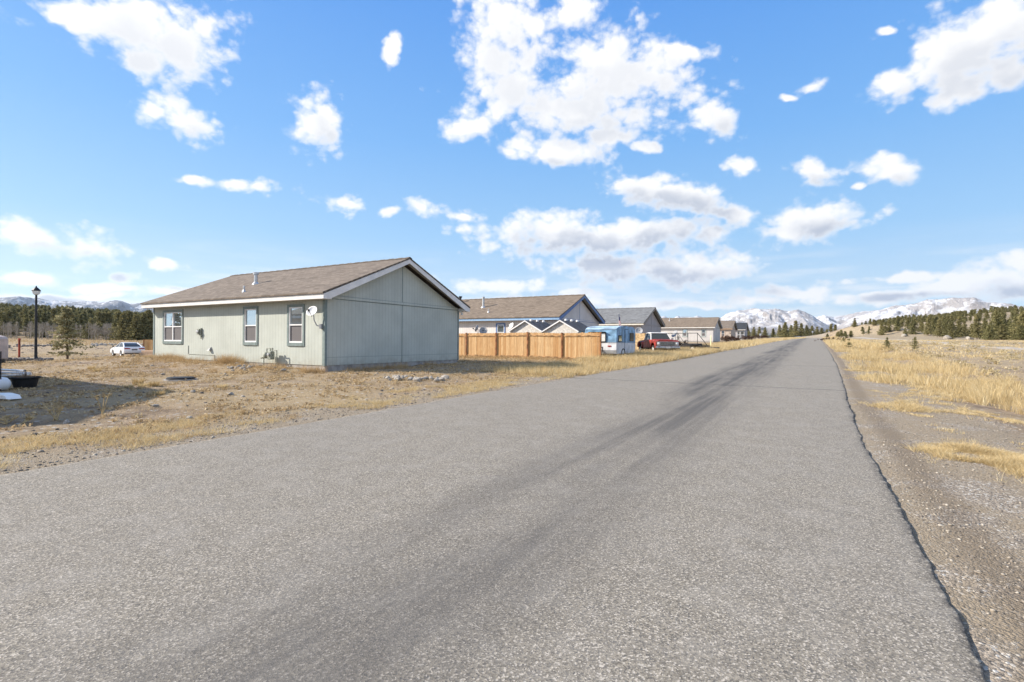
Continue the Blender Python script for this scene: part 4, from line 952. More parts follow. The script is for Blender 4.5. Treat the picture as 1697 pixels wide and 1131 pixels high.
def signpost(u, zd, v, size, label, shape='sq'):
    p = P(u, v, zd); gz_ = g0(p[0], p[1]); e = empty('road_sign', (p[0], p[1], gz_), YAW, label, 'sign', 'small white road signs')
    MB().tube((0, .02, -.1), (0, .02, p[2]-gz_), .04).build('post', M['galv'], e)
    if shape == 'sq': MB().box(-size, size, -.02, 0, p[2]-gz_-size, p[2]-gz_+size).build('sign_board', M['vinyl'], e)
    else: MB().lathe([(.001, -.02), (size, -.02), (size, 0), (.001, 0)], 16, (0, 0, p[2]-gz_), 'Y').build('sign_board', M['vinyl'], e)
signpost(1260, 190, 554.8, .36, 'small white square sign on the left verge past the last house'); signpost(1346.5, 260, 550.3, .45, 'small round white sign where the road meets the far trees', 'r')
# trailer box at the left edge
M['rosebox'] = mat('pinkish tank wall', (.56, .46, .42), .7, .1, 3, .1)
x, y, z = gnd(-29, 27); e = empty('water_tank', (x, y, z), YAW+R(40), 'pinkish white tank with a domed top cut by the left edge of the photo', 'tank')
MB().lathe([(.95, .25), (.98, .3), (.98, 1.32), (.9, 1.45), (.5, 1.58), (.001, 1.62)], 24).build('tank', M['rosebox'], e)
b = MB().lathe([(.88, -.1), (.88, .249), (.72, .249), (.72, -.1)], 24)
b.build('tank_base', M['dark'], e)
# black planter tub
x, y, z = gnd(42, 14.6); tub = empty('planter_tub', (x, y, z), 0, 'black plastic tub filled with soil and dead plants', 'planter'); tub.scale = (.66, .66, .72)
MB().lathe([(.001, 0), (.34, 0), (.37, .05), (.45, .36), (.53, .40), (.54, .45), (.50, .45), (.48, .41), (.40, .38)], 26).build('tub', M['dark'], tub, smooth=False)
MB().lathe([(.43, .39), (.28, .44), (.001, .47)], 18).build('soil_fill', mat('dark potting soil', (.11, .075, .045), .95, .4, 20, .5), tub)
MB().path([(.02, 0, .42), (.03, .02, .62), (-.02, .02, .72), (-.10, 0, .72), (-.13, 0, .64)], .016).build('plant_hook', M['dark'], tub)
b = MB()
for k in range(60):
    a = rng.random()*6.28; r = rng.random()*.42; h_ = .08+rng.random()*.22; bx = (r*math.cos(a), r*math.sin(a), .40)
    b.tube(bx, (bx[0]+rng.normal()*.07, bx[1]+rng.normal()*.07, .42+h_), .006, .002, 4)
b.build('dead_stems', mat('dry brown stems', (.30, .19, .11), .9, .3, 20, 0), tub)
# white pressure tank, planks, sheet
x, y, z = gnd(-6, 13.8); e = empty('gas_cylinder', (x, y, z+.19), R(20), 'small white gas cylinder lying beside the black tub', 'gas cylinder')
MB().lathe([(.001, -.30), (.10, -.29), (.17, -.22), (.19, -.12), (.19, .12), (.17, .22), (.10, .29), (.001, .30)], 20, (0, 0, 0), 'Y').build('cylinder', M['vinyl'], e, smooth=True)
MB().lathe([(.11, -.27), (.12, -.36), (.11, -.36), (.10, -.27)], 14, (0, 0, 0), 'Y').build('collar', M['dark'], e)
for i, (u, zd, l, a, lab) in enumerate(((4, 17.5, .8, 12, 'long white board lying behind the black tub, nearest the camera'), (10, 18.2, .9, -8, 'long white board lying behind the black tub, middle of three'), (-4, 18.9, .9, 4, 'long white board lying behind the black tub, farthest of three'))):
    x, y, z = gnd(u, zd); o = MB().box(-l, l, -.14, .14, 0, .05).build('white_board', M['vinyl'], None, (x, y, z+.10+.07*i), R(30+a), bevel=.008); o.rotation_euler[1] = R(3*(i-1)); tag(o, lab, 'board', 'white boards by the tub')
x, y, z = gnd(2, 12.0); b = MB(); b.prism([(-.5, 0), (.55, 0), (.45, .09), (.1, .12), (-.3, .10)], -.12, .16, 'Y'); tag(b.build('white_channel', M['vinyl'], None, (x, y, z+.03), R(8), bevel=.015), 'white plastic channel lying in the shade below the black tub', 'plastic channel')
x, y, z = gnd(300, 17.3); mh = empty('septic_lid', (x, y, z), 0, 'round black septic lid set in the yard soil', 'septic lid')
MB().lathe([(.42, -.1), (.42, .08), (.39, .10), (.001, .115)], 26).build('lid', M['dark'], mh); MB().lathe([(.50, -.2), (.50, .03), (.43, .035), (.43, -.1)], 26).build('collar', M['concrete'], mh)
# flag
def flagmat():
    m, t, b = newmat('flag cloth'); a = N(t, 'ShaderNodeAttribute', attribute_name='fu').outputs['Fac']; c = N(t, 'ShaderNodeAttribute', attribute_name='fv').outputs['Fac']
    st = mrange(t, math_(t, 'FRACT', math_(t, 'MULTIPLY', c, 6.5)), .49, .51)
    col = mixc(t, st, (.42, .03, .05), (.78, .77, .76))
    cant = math_(t, 'MULTIPLY', mrange(t, a, .405, .395), mrange(t, c, .455, .465))
    vv = N(t, 'ShaderNodeCombineXYZ'); t.links.new(math_(t, 'MULTIPLY', a, 14), vv.inputs[0]); t.links.new(math_(t, 'MULTIPLY', c, 9), vv.inputs[1])
    vo = N(t, 'ShaderNodeTexVoronoi'); vo.inputs['Scale'].default_value = 1; vo.inputs['Randomness'].default_value = .1; t.links.new(vv.outputs[0], vo.inputs['Vector'])
    blue = mixc(t, mrange(t, vo.outputs['Distance'], .2, .16), (.02, .035, .14), (.78, .78, .78))
    t.links.new(mixc(t, cant, col, blue), b.inputs['Base Color']); b.inputs['Roughness'].default_value = .85; return m
x, y = XY(1024.6, 41); zt = P(1024.6, 519, 41)[2]; zg = g0(x, y)
fp = empty('flag_pole', (x, y, zg), 0, 'thin flag pole with a hanging striped flag behind the camper', 'flag pole')
MB().tube((0, 0, 0), (0, 0, zt-zg), .022, .015).build('pole', M['galv'], fp)
nu, nv = 22, 10; uu, vv = np.meshgrid(np.linspace(0, 1, nu), np.linspace(0, 1, nv)); Lf, Hf = 1.5, .9
dx = .05+uu*.42*(1-.3*vv)+.05*np.sin(uu*14+vv*2); dyf = .07*np.sin(uu*11+vv*3); dz = zt-zg-.05-(1-vv)*Hf*.62-uu*Lf*.55-.10*uu*(1-vv)
V = np.stack([dx*.55, dyf, dz], -1).reshape(-1, 3); ii, jj = np.meshgrid(np.arange(nv-1), np.arange(nu-1), indexing='ij')
Fq = np.stack([ii*nu+jj, ii*nu+jj+1, (ii+1)*nu+jj+1, (ii+1)*nu+jj], -1).reshape(-1, 4)
link('flag', trimesh('flag', V, Fq, flagmat(), {'fu': uu.ravel(), 'fv': vv.ravel()}), fp)

# ================================================================== TREES
M['bark'] = mat('pine bark', (.17, .12, .085), .95, .3, 9, .4); M['aspenb'] = mat('pale aspen bark', (.37, .33, .28), .9, .25, 6, .2)
M['needle'] = leafmat('pine needles', (.085, .088, .036), (.34, .31, .14)); M['needle2'] = leafmat('olive pine needles', (.10, .098, .040), (.40, .35, .16))
M['spruceb'] = leafmat('grey green spruce needles', (.16, .15, .075), (.56, .50, .28)); M['juniper'] = leafmat('dark shrub leaves', (.035, .022, .018), (.13, .075, .055))
def clumps(cen, size, n, r, flat=.6):                       # n little triangles round every centre
    m = len(cen); c = np.repeat(cen, n, 0) + r.normal(size=(m*n, 3))*np.repeat(size, n)[:, None]*.55*np.array([1, 1, flat])
    s = np.repeat(size, n)[:, None]*(.55+.7*r.random((m*n, 1)))
    a = r.normal(size=(m*n, 3)); a /= np.linalg.norm(a, axis=1)[:, None]; b_ = r.normal(size=(m*n, 3)); b_ -= a*(a*b_).sum(1)[:, None]; b_ /= np.linalg.norm(b_, axis=1)[:, None]
    V = np.stack([c-a*s*.6-b_*s*.3, c+a*s*.6-b_*s*.18, c+b_*s*.5], 1).reshape(-1, 3)
    rnd = np.repeat(np.clip(np.repeat(r.random(m), n)*.6+r.random(m*n)*.5-.05, 0, 1), 3)
    return V, np.arange(len(V)).reshape(-1, 3), rnd
def conifer(h, rb, seed, whorls=22, per=6, ncl=4, ntri=5, base=.12, cs_=.045, shape=.85, gap=0., droop=.25, tubes=False):
    r = np.random.default_rng(seed); cen = []; siz = []; tm = MB()
    lean = r.normal(size=2)*.02*h
    def ax(t): return np.array((lean[0]*t*t, lean[1]*t*t, h*t))
    k = 7
    for i in range(k): tm.tube(ax(i/k), ax((i+1)/k), h*.017*(1-i/k)+.01, h*.017*(1-(i+1)/k)+.008, 6, 0, False)
    lob = r.random(8)*2*math.pi
    for w in range(whorls):
        t = base+(1-base)*((w+.5*r.random())/whorls)
        if r.random() < gap: continue
        for q in range(per):
            a = 2*math.pi*(q+r.random()*.9)/per + w*1.3
            irr = 1+.30*math.sin(a*2+lob[0]+t*4)+.2*math.sin(a*3+lob[1]-t*9)
            L = rb*min(1.0, (1-t)**shape*1.15+.03)*(.55+.6*r.random())*irr*(.6+.4*min(1, (t-base)*7+.3))
            if L < .05*rb: L = .05*rb
            p0 = ax(t); tip = p0+np.array((math.cos(a)*L, math.sin(a)*L, -droop*L+.10*L*r.normal()))
            if tubes: tm.tube(p0, tip, h*.0045, h*.0015, 4, 0, False)
            for c in range(ncl):
                f = (c+.6+.4*r.random())/ncl; cen.append(p0+(tip-p0)*f+np.array((0, 0, .22*droop*L*f*f))); siz.append(h*cs_*(.75+.5*r.random()))
    for c in range(3): cen.append(ax(.96+.03*c)); siz.append(h*cs_*.6)
    V, Fc, rnd = clumps(np.array(cen), np.array(siz), ntri, r)
    return V, Fc, rnd, tm
def tree_proto(name, args, ndl, parts=True):
    V, Fc, rnd, tm = conifer(**args)
    cm = trimesh('crown', V, Fc, ndl, {'rnd': rnd}); 
    me = bpy.data.meshes.new('trunk'); me.from_pydata(tm.v, [], tm.f); me.materials.append(M['bark']); me.update()
    return cm, me
def one_mesh(args, ndl):
    V, Fc, rnd, tm = conifer(**args); TV = np.array(tm.v); tris = []
    for f in tm.f:
        tris.append((f[0], f[1], f[2]));
        if len(f) > 3: tris.append((f[0], f[2], f[3]))
    tris = np.array(tris)+len(V)
    return trimesh('pine_tree', np.concatenate([V, TV]), np.concatenate([Fc, tris]), [ndl, M['bark']], {'rnd': np.concatenate([rnd, np.zeros(len(TV))])}, np.concatenate([np.zeros(len(Fc), int), np.ones(len(tris), int)]))
PV = [tree_proto('pine', dict(h=10, rb=2.7+.35*i, seed=50+i, whorls=24, per=7, ncl=4, ntri=7, base=.05+.03*(i % 3), cs_=.040, shape=.95+.14*(i % 3), gap=.06), M['needle'] if i % 2 else M['needle2']) for i in range(5)]
PS = [one_mesh(dict(h=10, rb=1.7+.28*i, seed=80+i, whorls=18, per=5, ncl=3, ntri=5, base=[.12,.30,.18,.40,.22,.08][i], cs_=.055, shape=.8+.1*(i % 3), gap=.08), M['needle'] if i % 2 else M['needle2']) for i in range(6)]
def pine(x, y, h, label, group, wid=1., i=None, z=None):
    i = rng.integers(len(PV)) if i is None else i; z = g0(x, y) if z is None else z
    e = empty('pine_tree', (x, y, z-.1), rng.random()*6.28, label, 'tree', group); e.scale = (h/10*wid, h/10*wid, h/10)
    link('trunk', PV[i][1], e); link('crown', PV[i][0], e); return e
def small_pine(x, y, h, label, group, wid=1.):
    o = link('pine_tree', PS[rng.integers(len(PS))], None, (x, y, g0(x, y)-.1)); o.rotation_euler[2] = rng.random()*6.28; o.scale = (h/10*wid, h/10*wid, h/10)
    return tag(o, label, 'tree', group)
# right-hand pines along the field (measured spots: u, depth, height, width)
RT = [(1416,270,5.5,1.5),(1428,285,5,1.2),(1442,275,6,1.2),(1461,235,8.5,1.0),(1473,240,7,1.1),(1487,238,8.5,1.0),(1504,250,6.8,1.2),(1513,225,8.0,1.25),(1527,230,7.6,1.1),(1538,215,9.6,1.0),(1547,220,8.6,1.0),(1557,200,8.5,1.1),
 (1568,205,8.2,1.15),(1577,190,8.0,1.2),(1589,195,9.4,.95),(1598,200,7.2,1.1),(1610,190,5.8,1.2),(1619,170,9.3,1.0),(1632,180,8.0,1.05),(1641,172,6.5,1.1),(1652,158,10.0,1.05),(1662,162,9.5,1.0),(1673,170,7.5,1.1),(1684,155,8.5,1.1),(1696,150,9.8,1.05),(1709,152,9,1.1),(1725,145,10,1),(1745,150,9,1.1),(1770,140,10,1)]
for (u, z_, h_, w_) in RT:
    x, y = XY(u, z_); pine(x, y, h_*(.84 if u < 1605 else .90), 'olive green pine in the row along the far edge of the right field', 'pines at the edge of the right field', w_)
for u, z_, h_ in ((1640,140,4.2),(1660,150,4.8),(1576,180,3.6),(1500,215,3.5),(1690,142,4.5)):
    x, y = XY(u, z_); pine(x, y, h_, 'low young pine in front of the tall pines beyond the gravel track', 'young pines beyond the track', 1.5)
for k in range(26):
    u = 1368+rng.random()*105; x, y = XY(u, 238+rng.random()*25); small_pine(x, y, 1.8+2.4*rng.random(), 'small dark pine at the foot of the bare tan bank', 'pines below the tan bank', 1.7)
# trees where the road ends
ET = [(1249,330,7,1.3),(1258,345,7.5,1.3),(1268,340,7,1.3),(1281,350,6.5,1.3),(1292,330,8.2,1.2),(1301,325,9.8,1.25),(1311,335,8.2,1.3),(1319,320,10.4,1.25),(1328,325,9.0,1.2),(1337,345,8.5,1.2),(1345,350,8.5,1.2),(1354,360,8,1.3),(1362,370,7.5,1.4),(1370,375,6.5,1.4),(1240,360,7,1.3),(1378,380,6.0,1.4),(1388,360,5.0,1.4)]
for (u, z_, h_, w_) in ET:
    x, y = XY(u, z_); pine(x, y, h_, 'dark rounded pine in the clump where the road meets the mountains', 'pines at the end of the road', w_)
# small firs on the field
for j, (u, z_, h_, w_, lab) in enumerate(((1407,58,1.25,1.7,'small bushy fir nearest the road edge on the right field'),(1397.5,88,1.3,1.6,'tiny dark fir just behind the first small fir, by the right road edge'),(1470,57,1.42,1.9,'small open fir with a thin pointed top, middle of the three in the field'),(1516,57,1.45,1.7,'small bushy fir farthest from the road on the right field'))):
    x, y = XY(u, z_); V, Fc, rnd, tm = conifer(h=h_, rb=h_*.42, seed=300+j, whorls=11, per=6, ncl=5, ntri=7, base=.05, cs_=.042, shape=1.15, gap=.08, droop=-.25, tubes=True)
    e = empty('fir_tree', (x, y, g0(x, y)), j, lab, 'tree', 'small firs on the field'); link('crown', trimesh('crown', V, Fc, M['needle'], {'rnd': rnd}), e); tm.build('trunk', M['bark'], e)
# sparse spruce by the lamp
V, Fc, rnd, tm = conifer(h=3.3, rb=1.12, seed=5, whorls=14, per=5, ncl=6, ntri=6, base=.12, cs_=.042, shape=.95, gap=.10, droop=.12, tubes=True)
x, y, z = gnd(112, 27.5); e = empty('spruce_tree', (x, y, z), .6, 'sparse grey green spruce with gaps between its branches, right of the street lamp', 'tree')
link('crown', trimesh('crown', V, Fc, M['spruceb'], {'rnd': rnd}), e); tm.build('trunk', M['bark'], e)
e.scale = (.92, .92, .86)

# hill pines: individuals in front, the rest as one mass
r_ = np.random.default_rng(3); cand = []
while len(cand) < 520:
    u = 1350+r_.random()*420; zz = 270+r_.random()**.8*330; x, y = XY(u, zz)
    if fbm(x/38, y/38, 3, 66) + .22*ss(1400, 1560, u) - .18 < -.02-.1*r_.random(): continue
    if u < 1470 and zz < 330: 
        if r_.random() < .93: continue
    cand.append((x, y, 3.0+2.6*r_.random()))
for k in range(230):
    u = 1446+r_.random()*170; zz = 340+r_.random()*240; x, y = XY(u, zz)
    if fbm(x/30, y/30, 3, 67) > -.12: cand.append((x, y, 3.2+2.2*r_.random()))
cand.sort(key=lambda c: c[0]**2+c[1]**2)
for x, y, h_ in cand[:85]: small_pine(x, y, h_, 'small dark pine scattered on the slope of the right hill', 'pines dotted over the right hill', 1.5)
def mass(name, spots, kindlist, label, wid=1.5):
    Vs, Fs, Rs = [], [], []; o = 0
    for x, y, h_ in spots:
        V0, F0, R0 = kindlist[r_.integers(len(kindlist))]; a = r_.random()*6.28; c, s = math.cos(a), math.sin(a)
        W_ = np.stack([(V0[:, 0]*c-V0[:, 1]*s)*h_/10*wid, (V0[:, 0]*s+V0[:, 1]*c)*h_/10*wid, V0[:, 2]*h_/10], 1)+np.array((x, y, g0(x, y)-.2))
        Vs.append(W_); Fs.append(F0+o); Rs.append(np.clip(R0+(r_.random()-.5)*.5, 0, 1)); o += len(V0)
    ob = link(name, trimesh(name, np.concatenate(Vs), np.concatenate(Fs), M['needle'], {'rnd': np.concatenate(Rs)}))
    return tag(ob, label, None, None, 'stuff')
LOW = [conifer(h=10, rb=1.8+.3*i, seed=120+i, whorls=13, per=4, ncl=2, ntri=4, base=.12, cs_=.08, shape=.9)[:3] for i in range(4)]
mass('hill_forest', cand[85:], LOW, 'dark pine wood covering the right hill', 1.5)
# left forest
front = []; back = []
for k in range(105):
    u = -70+k*3.5+r_.normal()*1.6; zz = 205+r_.random()*30; front.append((u, zz, 8.2+3.6*r_.random()))
for k in range(70):
    u = -70+r_.random()*370; zz = 240+r_.random()*35; front.append((u, zz, 9+3*r_.random()))
for u, zz, h_ in front:
    if 20 < u < 190 and r_.random() < .45 and zz < 235: continue
    x, y = XY(u, zz); small_pine(x, y, h_, 'slender olive pine standing at the front of the forest beyond the yard', 'pines of the forest edge', .95)
for u, zz, h_ in ((147,196,6.5),(139,200,5.5),(205,185,10.0),(216,188,11),(226,184,9.5),(238,186,10),(247,190,11.5),(193,192,8)):
    x, y = XY(u, zz); pine(x, y, h_, 'broad low pine in front of the forest edge, near the white car', 'broad pines before the forest', 1.25)
for k in range(1500):
    u = -200+r_.random()*560; zz = 270+r_.random()*330; x, y = XY(u, zz); back.append((x, y, 8.5+4*r_.random()))
mass('forest', back, LOW, 'dense olive green pine forest rising behind the field', .95)
# bare aspens
def aspen(seed, h=7):
    r = np.random.default_rng(seed); b = MB()
    b.tube((0, 0, 0), (r.normal()*.15, r.normal()*.15, h), .085, .02, 5, 0, False)
    for k in range(22):
        t = .25+.72*r.random(); a = r.random()*6.28; L = (1-t)*h*.38+.4; p0 = np.array((0, 0, h*t)); p1 = p0+np.array((math.cos(a)*L*.55, math.sin(a)*L*.55, L*.85))
        b.tube(p0, p1, .028, .009, 3, 0, False)
        for q in range(5):
            f = .3+.7*r.random(); s0 = p0+(p1-p0)*f; s1 = s0+np.array((r.normal()*.28, r.normal()*.28, .25+.35*r.random())); b.tube(s0, s1, .012, .005, 3, 0, False)
    me = bpy.data.meshes.new('aspen_tree'); me.from_pydata(b.v, [], b.f); me.materials.append(M['aspenb']); me.update(); return me
AS = [aspen(i) for i in range(4)]
for k in range(120):
    u = -40+r_.random()*225 if k < 95 else 150+r_.random()*60
    zz = 188+r_.random()*16; x, y = XY(u, zz); h_ = 4.6+2.0*r_.random()
    o = link('aspen_tree', AS[k % 4], None, (x, y, g0(x, y)-.1)); o.scale = (h_/7*1.35,)*2+(h_/7,); o.rotation_euler[2] = r_.random()*6
    tag(o, 'bare pale aspen with grey trunk along the foot of the forest', 'tree', 'bare aspens before the forest')

# ================================================================== GRASS AND GROUND COVER
def leafcol(name, cols, rough=.85, trans=.3):
    m, t, b = newmat(name); at = N(t, 'ShaderNodeAttribute', attribute_name='rnd'); rp_ = N(t, 'ShaderNodeValToRGB'); t.links.new(at.outputs['Fac'], rp_.inputs[0])
    while len(rp_.color_ramp.elements) < len(cols): rp_.color_ramp.elements.new(.5)
    for i, c in enumerate(cols): rp_.color_ramp.elements[i].position = i/(len(cols)-1)
    for i, c in enumerate(cols): rp_.color_ramp.elements[i].color = (*c, 1)
    b.inputs['Roughness'].default_value = rough; b.inputs['Specular IOR Level'].default_value = .15; t.links.new(rp_.outputs[0], b.inputs['Base Color'])
    tr = N(t, 'ShaderNodeBsdfTranslucent'); t.links.new(rp_.outputs[0], tr.inputs['Color']); mx = N(t, 'ShaderNodeMixShader'); mx.inputs[0].default_value = trans
    t.links.new(b.outputs[0], mx.inputs[1]); t.links.new(tr.outputs[0], mx.inputs[2]); t.links.new(mx.outputs[0], t.nodes['Material Output'].inputs[0]); return m
M['gold'] = leafcol('golden dry grass', [(.34, .235, .11), (.55, .41, .205), (.67, .54, .31), (.77, .67, .45)])
M['weed'] = leafcol('brown dry weeds', [(.21, .145, .085), (.41, .295, .165), (.56, .43, .255), (.68, .57, .38)])
M['rustw'] = leafcol('rusty dry weeds', [(.22, .14, .075), (.42, .29, .15), (.56, .41, .23), (.66, .53, .33)])
M['sagebr'] = leafcol('grey sagebrush', [(.22, .17, .09), (.38, .30, .16), (.52, .43, .26), (.60, .53, .38)])
def blades(cx, cy, hgt, K, rad, w, r, lean=.45, two=True, wind=(0, 0)):
    n = len(cx); cz = G(cx, cy)
    a = r.random((n, K))*6.283; d = np.sqrt(r.random((n, K)))*np.asarray(rad).reshape(-1, 1)
    bx = cx[:, None]+np.cos(a)*d; by = cy[:, None]+np.sin(a)*d; bz = np.repeat(cz[:, None], K, 1)-.01
    h = np.asarray(hgt).reshape(-1, 1)*(.45+.65*r.random((n, K))); ln = lean*(.3+r.random((n, K)))
    a2 = a+r.normal(size=(n, K))*.6; lx = np.cos(a2)*ln*h+wind[0]*h; ly = np.sin(a2)*ln*h+wind[1]*h
    pa = r.random((n, K))*3.1416; wx, wy = np.cos(pa)*w*.5, np.sin(pa)*w*.5
    B = [x.ravel() for x in (bx, by, bz, h, lx, ly, wx, wy)]; bx, by, bz, h, lx, ly, wx, wy = B
    rn = np.clip(np.repeat(r.random(n), K)*.5+r.random(n*K)*.6-.05, 0, 1)
    if two:
        V = np.stack([np.stack([bx-wx, by-wy, bz], -1), np.stack([bx+wx, by+wy, bz], -1), np.stack([bx+lx*.35-wx*.8, by+ly*.35-wy*.8, bz+h*.6], -1), np.stack([bx+lx*.35+wx*.8, by+ly*.35+wy*.8, bz+h*.6], -1), np.stack([bx+lx, by+ly, bz+h*.97], -1)], 1)
        N_ = len(bx); i0 = np.arange(N_)*5; Fc = np.concatenate([np.stack([i0, i0+1, i0+3], 1), np.stack([i0, i0+3, i0+2], 1), np.stack([i0+2, i0+3, i0+4], 1)]); rn = np.repeat(rn, 5)
    else:
        V = np.stack([np.stack([bx-wx, by-wy, bz], -1), np.stack([bx+wx, by+wy, bz], -1), np.stack([bx+lx, by+ly, bz+h], -1)], 1); Fc = np.arange(len(bx)*3).reshape(-1, 3); rn = np.repeat(rn, 3)
    return V.reshape(-1, 3), Fc, rn
def stuff(name, packs, m, label):
    o = 0; Vs, Fs, Rs = [], [], []
    for V, Fc, R_n in packs: Vs.append(V); Fs.append(Fc+o); Rs.append(R_n); o += len(V)
    return tag(link(name, trimesh(name, np.concatenate(Vs), np.concatenate(Fs), m, {'rnd': np.concatenate(Rs)})), label, None, None, 'stuff')
def scatter(n, y0, y1, c0, c1, r, dens=None, pw=1.):        # positions by distance along and across the road
    Y = y0+(y1-y0)*r.random(n)**pw; c = c0+(c1-c0)*r.random(n); X = c+road_c(Y)
    ok = np.ones(n, bool)
    if dens is not None: ok &= r.random(n) < dens(X, Y, c)
    # keep out of the buildings
    for (hx_, hy_, hz_), L_h in ((hl, 14.05), (h2l, 14), (h3l, 14), (h4l, 15), (h5l, 12), (h6l, 12)):
        ok &= ~((X < hx_+.03) & (X > hx_-L_h-.03) & (Y > hy_-.03) & (Y < hy_+WD+.03))
    return X[ok], Y[ok], c[ok]
r = np.random.default_rng(21); packs = []
# tall golden grass on the right verge
def dr(X, Y, c): return np.clip(ss(-.1, .25, fbm(X/.9, Y/1.6, 3, 91)+.28*ss(3.2, 4.2, c)*ss(6.5, 4.3, c)-.15)*1.1, 0, 1)*ss(2.0-.75*ss(8, 14, Y), 3.0-.9*ss(8, 14, Y), c+.5*fbm(X/.7, Y/1.1, 3, 92))
X, Y, c = scatter(5400, 2.0, 26, 1.25, 6.3, r, dr); k = ss(2.4, 4.2, c)
packs.append(blades(X, Y, np.clip(.06+.38*k*(.25+.9*r.random(len(X))**1.5)*(.5+ss(-.3, .4, fbm(X/.7, Y/.7, 2, 113))), .05, .55), 30, .10, .0055, r, .6, True, (-.12, -.1)))
X, Y, c = scatter(10000, 20, 75, 1.2, 7, r, lambda X, Y, c: ss(-.15, .3, fbm(X/1.2, Y/2.5, 3, 93))*ss(1.2, 1.8, c)*ss(7.5, 4, c)); packs.append(blades(X, Y, .15+.36*r.random(len(X)), 16, .18, .014, r, .5, False, (-.1, -.1)))
X, Y, c = scatter(9000, 70, 320, 1.4, 7, r, None, 1.3); packs.append(blades(X, Y, .35+.45*r.random(len(X)), 8, .35, .05, r, .5, False))
# low mats spilling on the shoulder, torn into uneven patches
for (u, v, rr_, n) in ((1590,768,.42,900),(1640,775,.5,1300),(1680,785,.5,1300),(1545,760,.25,400),(1500,690,.55,800),(1528,704,.14,90),(1440,640,.6,700),(1420,628,.5,500),(1690,792,.35,500),(1640,700,.5,900),(1560,655,.8,1200),(1500,640,.9,1200)):
    p = ray(u, v); t = (H+.05)/-p[2]; X0, Y0 = p[0]*t, p[1]*t; gx_ = X0+r.normal(size=n)*rr_*.55; gy_ = Y0+r.normal(size=n)*rr_*.75
    ok = fbm(gx_*3.2, gy_*3.2, 3, 111) > -.12; gx_, gy_ = gx_[ok], gy_[ok]; hh_ = .03+.09*ss(-.1, .4, fbm(gx_*2.1, gy_*2.1, 2, 112))*(.4+r.random(len(gx_)))
    packs.append(blades(gx_, gy_, hh_*(1 if v > 740 else 1.5), 11, .05, .005 if v > 740 else .009, r, 1.3, False))
stuff('tall_grass', packs, M['gold'], 'tall golden dry grass along the right edge of the road')
# right field: grass and sage
packs = []
X, Y, c = scatter(18000, 4, 60, 5.5, 60, r, lambda X, Y, c: (.12+.88*ss(-.2, .3, fbm(X/2.2, Y/2.2, 3, 94)))*ss(2.2*Y+15, 2.0*Y, X)); packs.append(blades(X, Y, .06+.14*r.random(len(X)), 10, .13, .012, r, .8, False))
X, Y, c = scatter(20000, 50, 190, 6, 120, r, lambda X, Y, c: ss(-.2, .3, fbm(X/5, Y/5, 3, 95))*ss(1.6*Y+10, 1.3*Y, X)); packs.append(blades(X, Y, .12+.2*r.random(len(X)), 7, .35, .05, r, .8, False))
stuff('field_grass', packs, M['gold'], 'short dry grass over the field right of the road')
packs = []
X, Y, c = scatter(2600, 7, 130, 5.5, 110, r, lambda X, Y, c: ss(-.1, .35, fbm(X/4, Y/4, 3, 96))*ss(1.9*Y+12, 1.6*Y, X), 1.4)
cen = np.repeat(np.stack([X, Y, G(X, Y)+.10], -1), 9, 0)+r.normal(size=(len(X)*9, 3))*np.array([.20, .20, .06]); packs.append(clumps(cen, np.full(len(cen), .10), 9, r, .7))
X, Y, c = scatter(2600, 4, 60, 6.0, 50, r, lambda X, Y, c: ss(-.1, .3, fbm(X/2, Y/2, 3, 196))*ss(1.9*Y+12, 1.6*Y, X), 1.4)
cen = np.repeat(np.stack([X, Y, G(X, Y)+.05], -1), 12, 0)+r.normal(size=(len(X)*12, 3))*np.array([.22, .22, .05]); packs.append(clumps(cen, np.full(len(cen), .07), 8, r, .7))
stuff('sagebrush', packs, M['sagebr'], 'low grey brown sagebrush scattered in the right field')
# left verge and yard
packs = []
X, Y, c = scatter(5200, -1, 20, -10.4, -8.3, r, lambda X, Y, c: ss(-.12, .22, fbm(X/.8, Y/1.4, 3, 97))*.95); packs.append(blades(X, Y, .04+.10*r.random(len(X)), 18, .09, .007, r, .9, False))
X, Y, c = scatter(9000, 18, 64, -12.2, -8.15, r, lambda X, Y, c: .25+.75*ss(-.3, .2, fbm(X/1.2, Y/2, 3, 98))); packs.append(blades(X, Y, (.14+.26*r.random(len(X)))*(1+.7*ss(27, 34, Y)), 14, .14, .014, r, .5, False))
X, Y, c = scatter(3500, 28, 62, -12.6, -8.6, r, None); packs.append(blades(X, Y, .30+.30*r.random(len(X)), 14, .16, .016, r, .5, False))
X, Y, c = scatter(8000, 60, 330, -13, -7.9, r, None, 1.3); packs.append(blades(X, Y, .3+.4*r.random(len(X)), 8, .35, .05, r, .5, False))
stuff('verge_grass', packs, M['gold'], 'golden dry grass along the left edge of the road')
packs = []
X, Y, c = scatter(30000, -2, 32, -34, -9.2, r, lambda X, Y, c: .12+.88*ss(-.12, .30, fbm(X/1.3, Y/1.3, 4, 99))); packs.append(blades(X, Y, .03+.09*r.random(len(X))**2*(1+.8*ss(9, 13, Y)), 12, .12, .008, r, 1.0, False))
X, Y, c = scatter(16000, 5, 70, -75, -30, r, lambda X, Y, c: ss(-.2, .3, fbm(X/2.5, Y/2.5, 3, 100))); packs.append(blades(X, Y, .06+.12*r.random(len(X)), 9, .2, .02, r, .9, False))
X, Y, c = scatter(6000, 30, 110, -17, -9, r, lambda X, Y, c: ss(-.3, .2, fbm(X/2.5, Y/2.5, 3, 101))); packs.append(blades(X, Y, .10+.18*r.random(len(X)), 9, .2, .02, r, .8, False))
X, Y, c = scatter(20000, 40, 230, -330, -60, r, None); packs.append(blades(X, Y, .2+.3*r.random(len(X)), 5, .9, .12, r, .8, False))
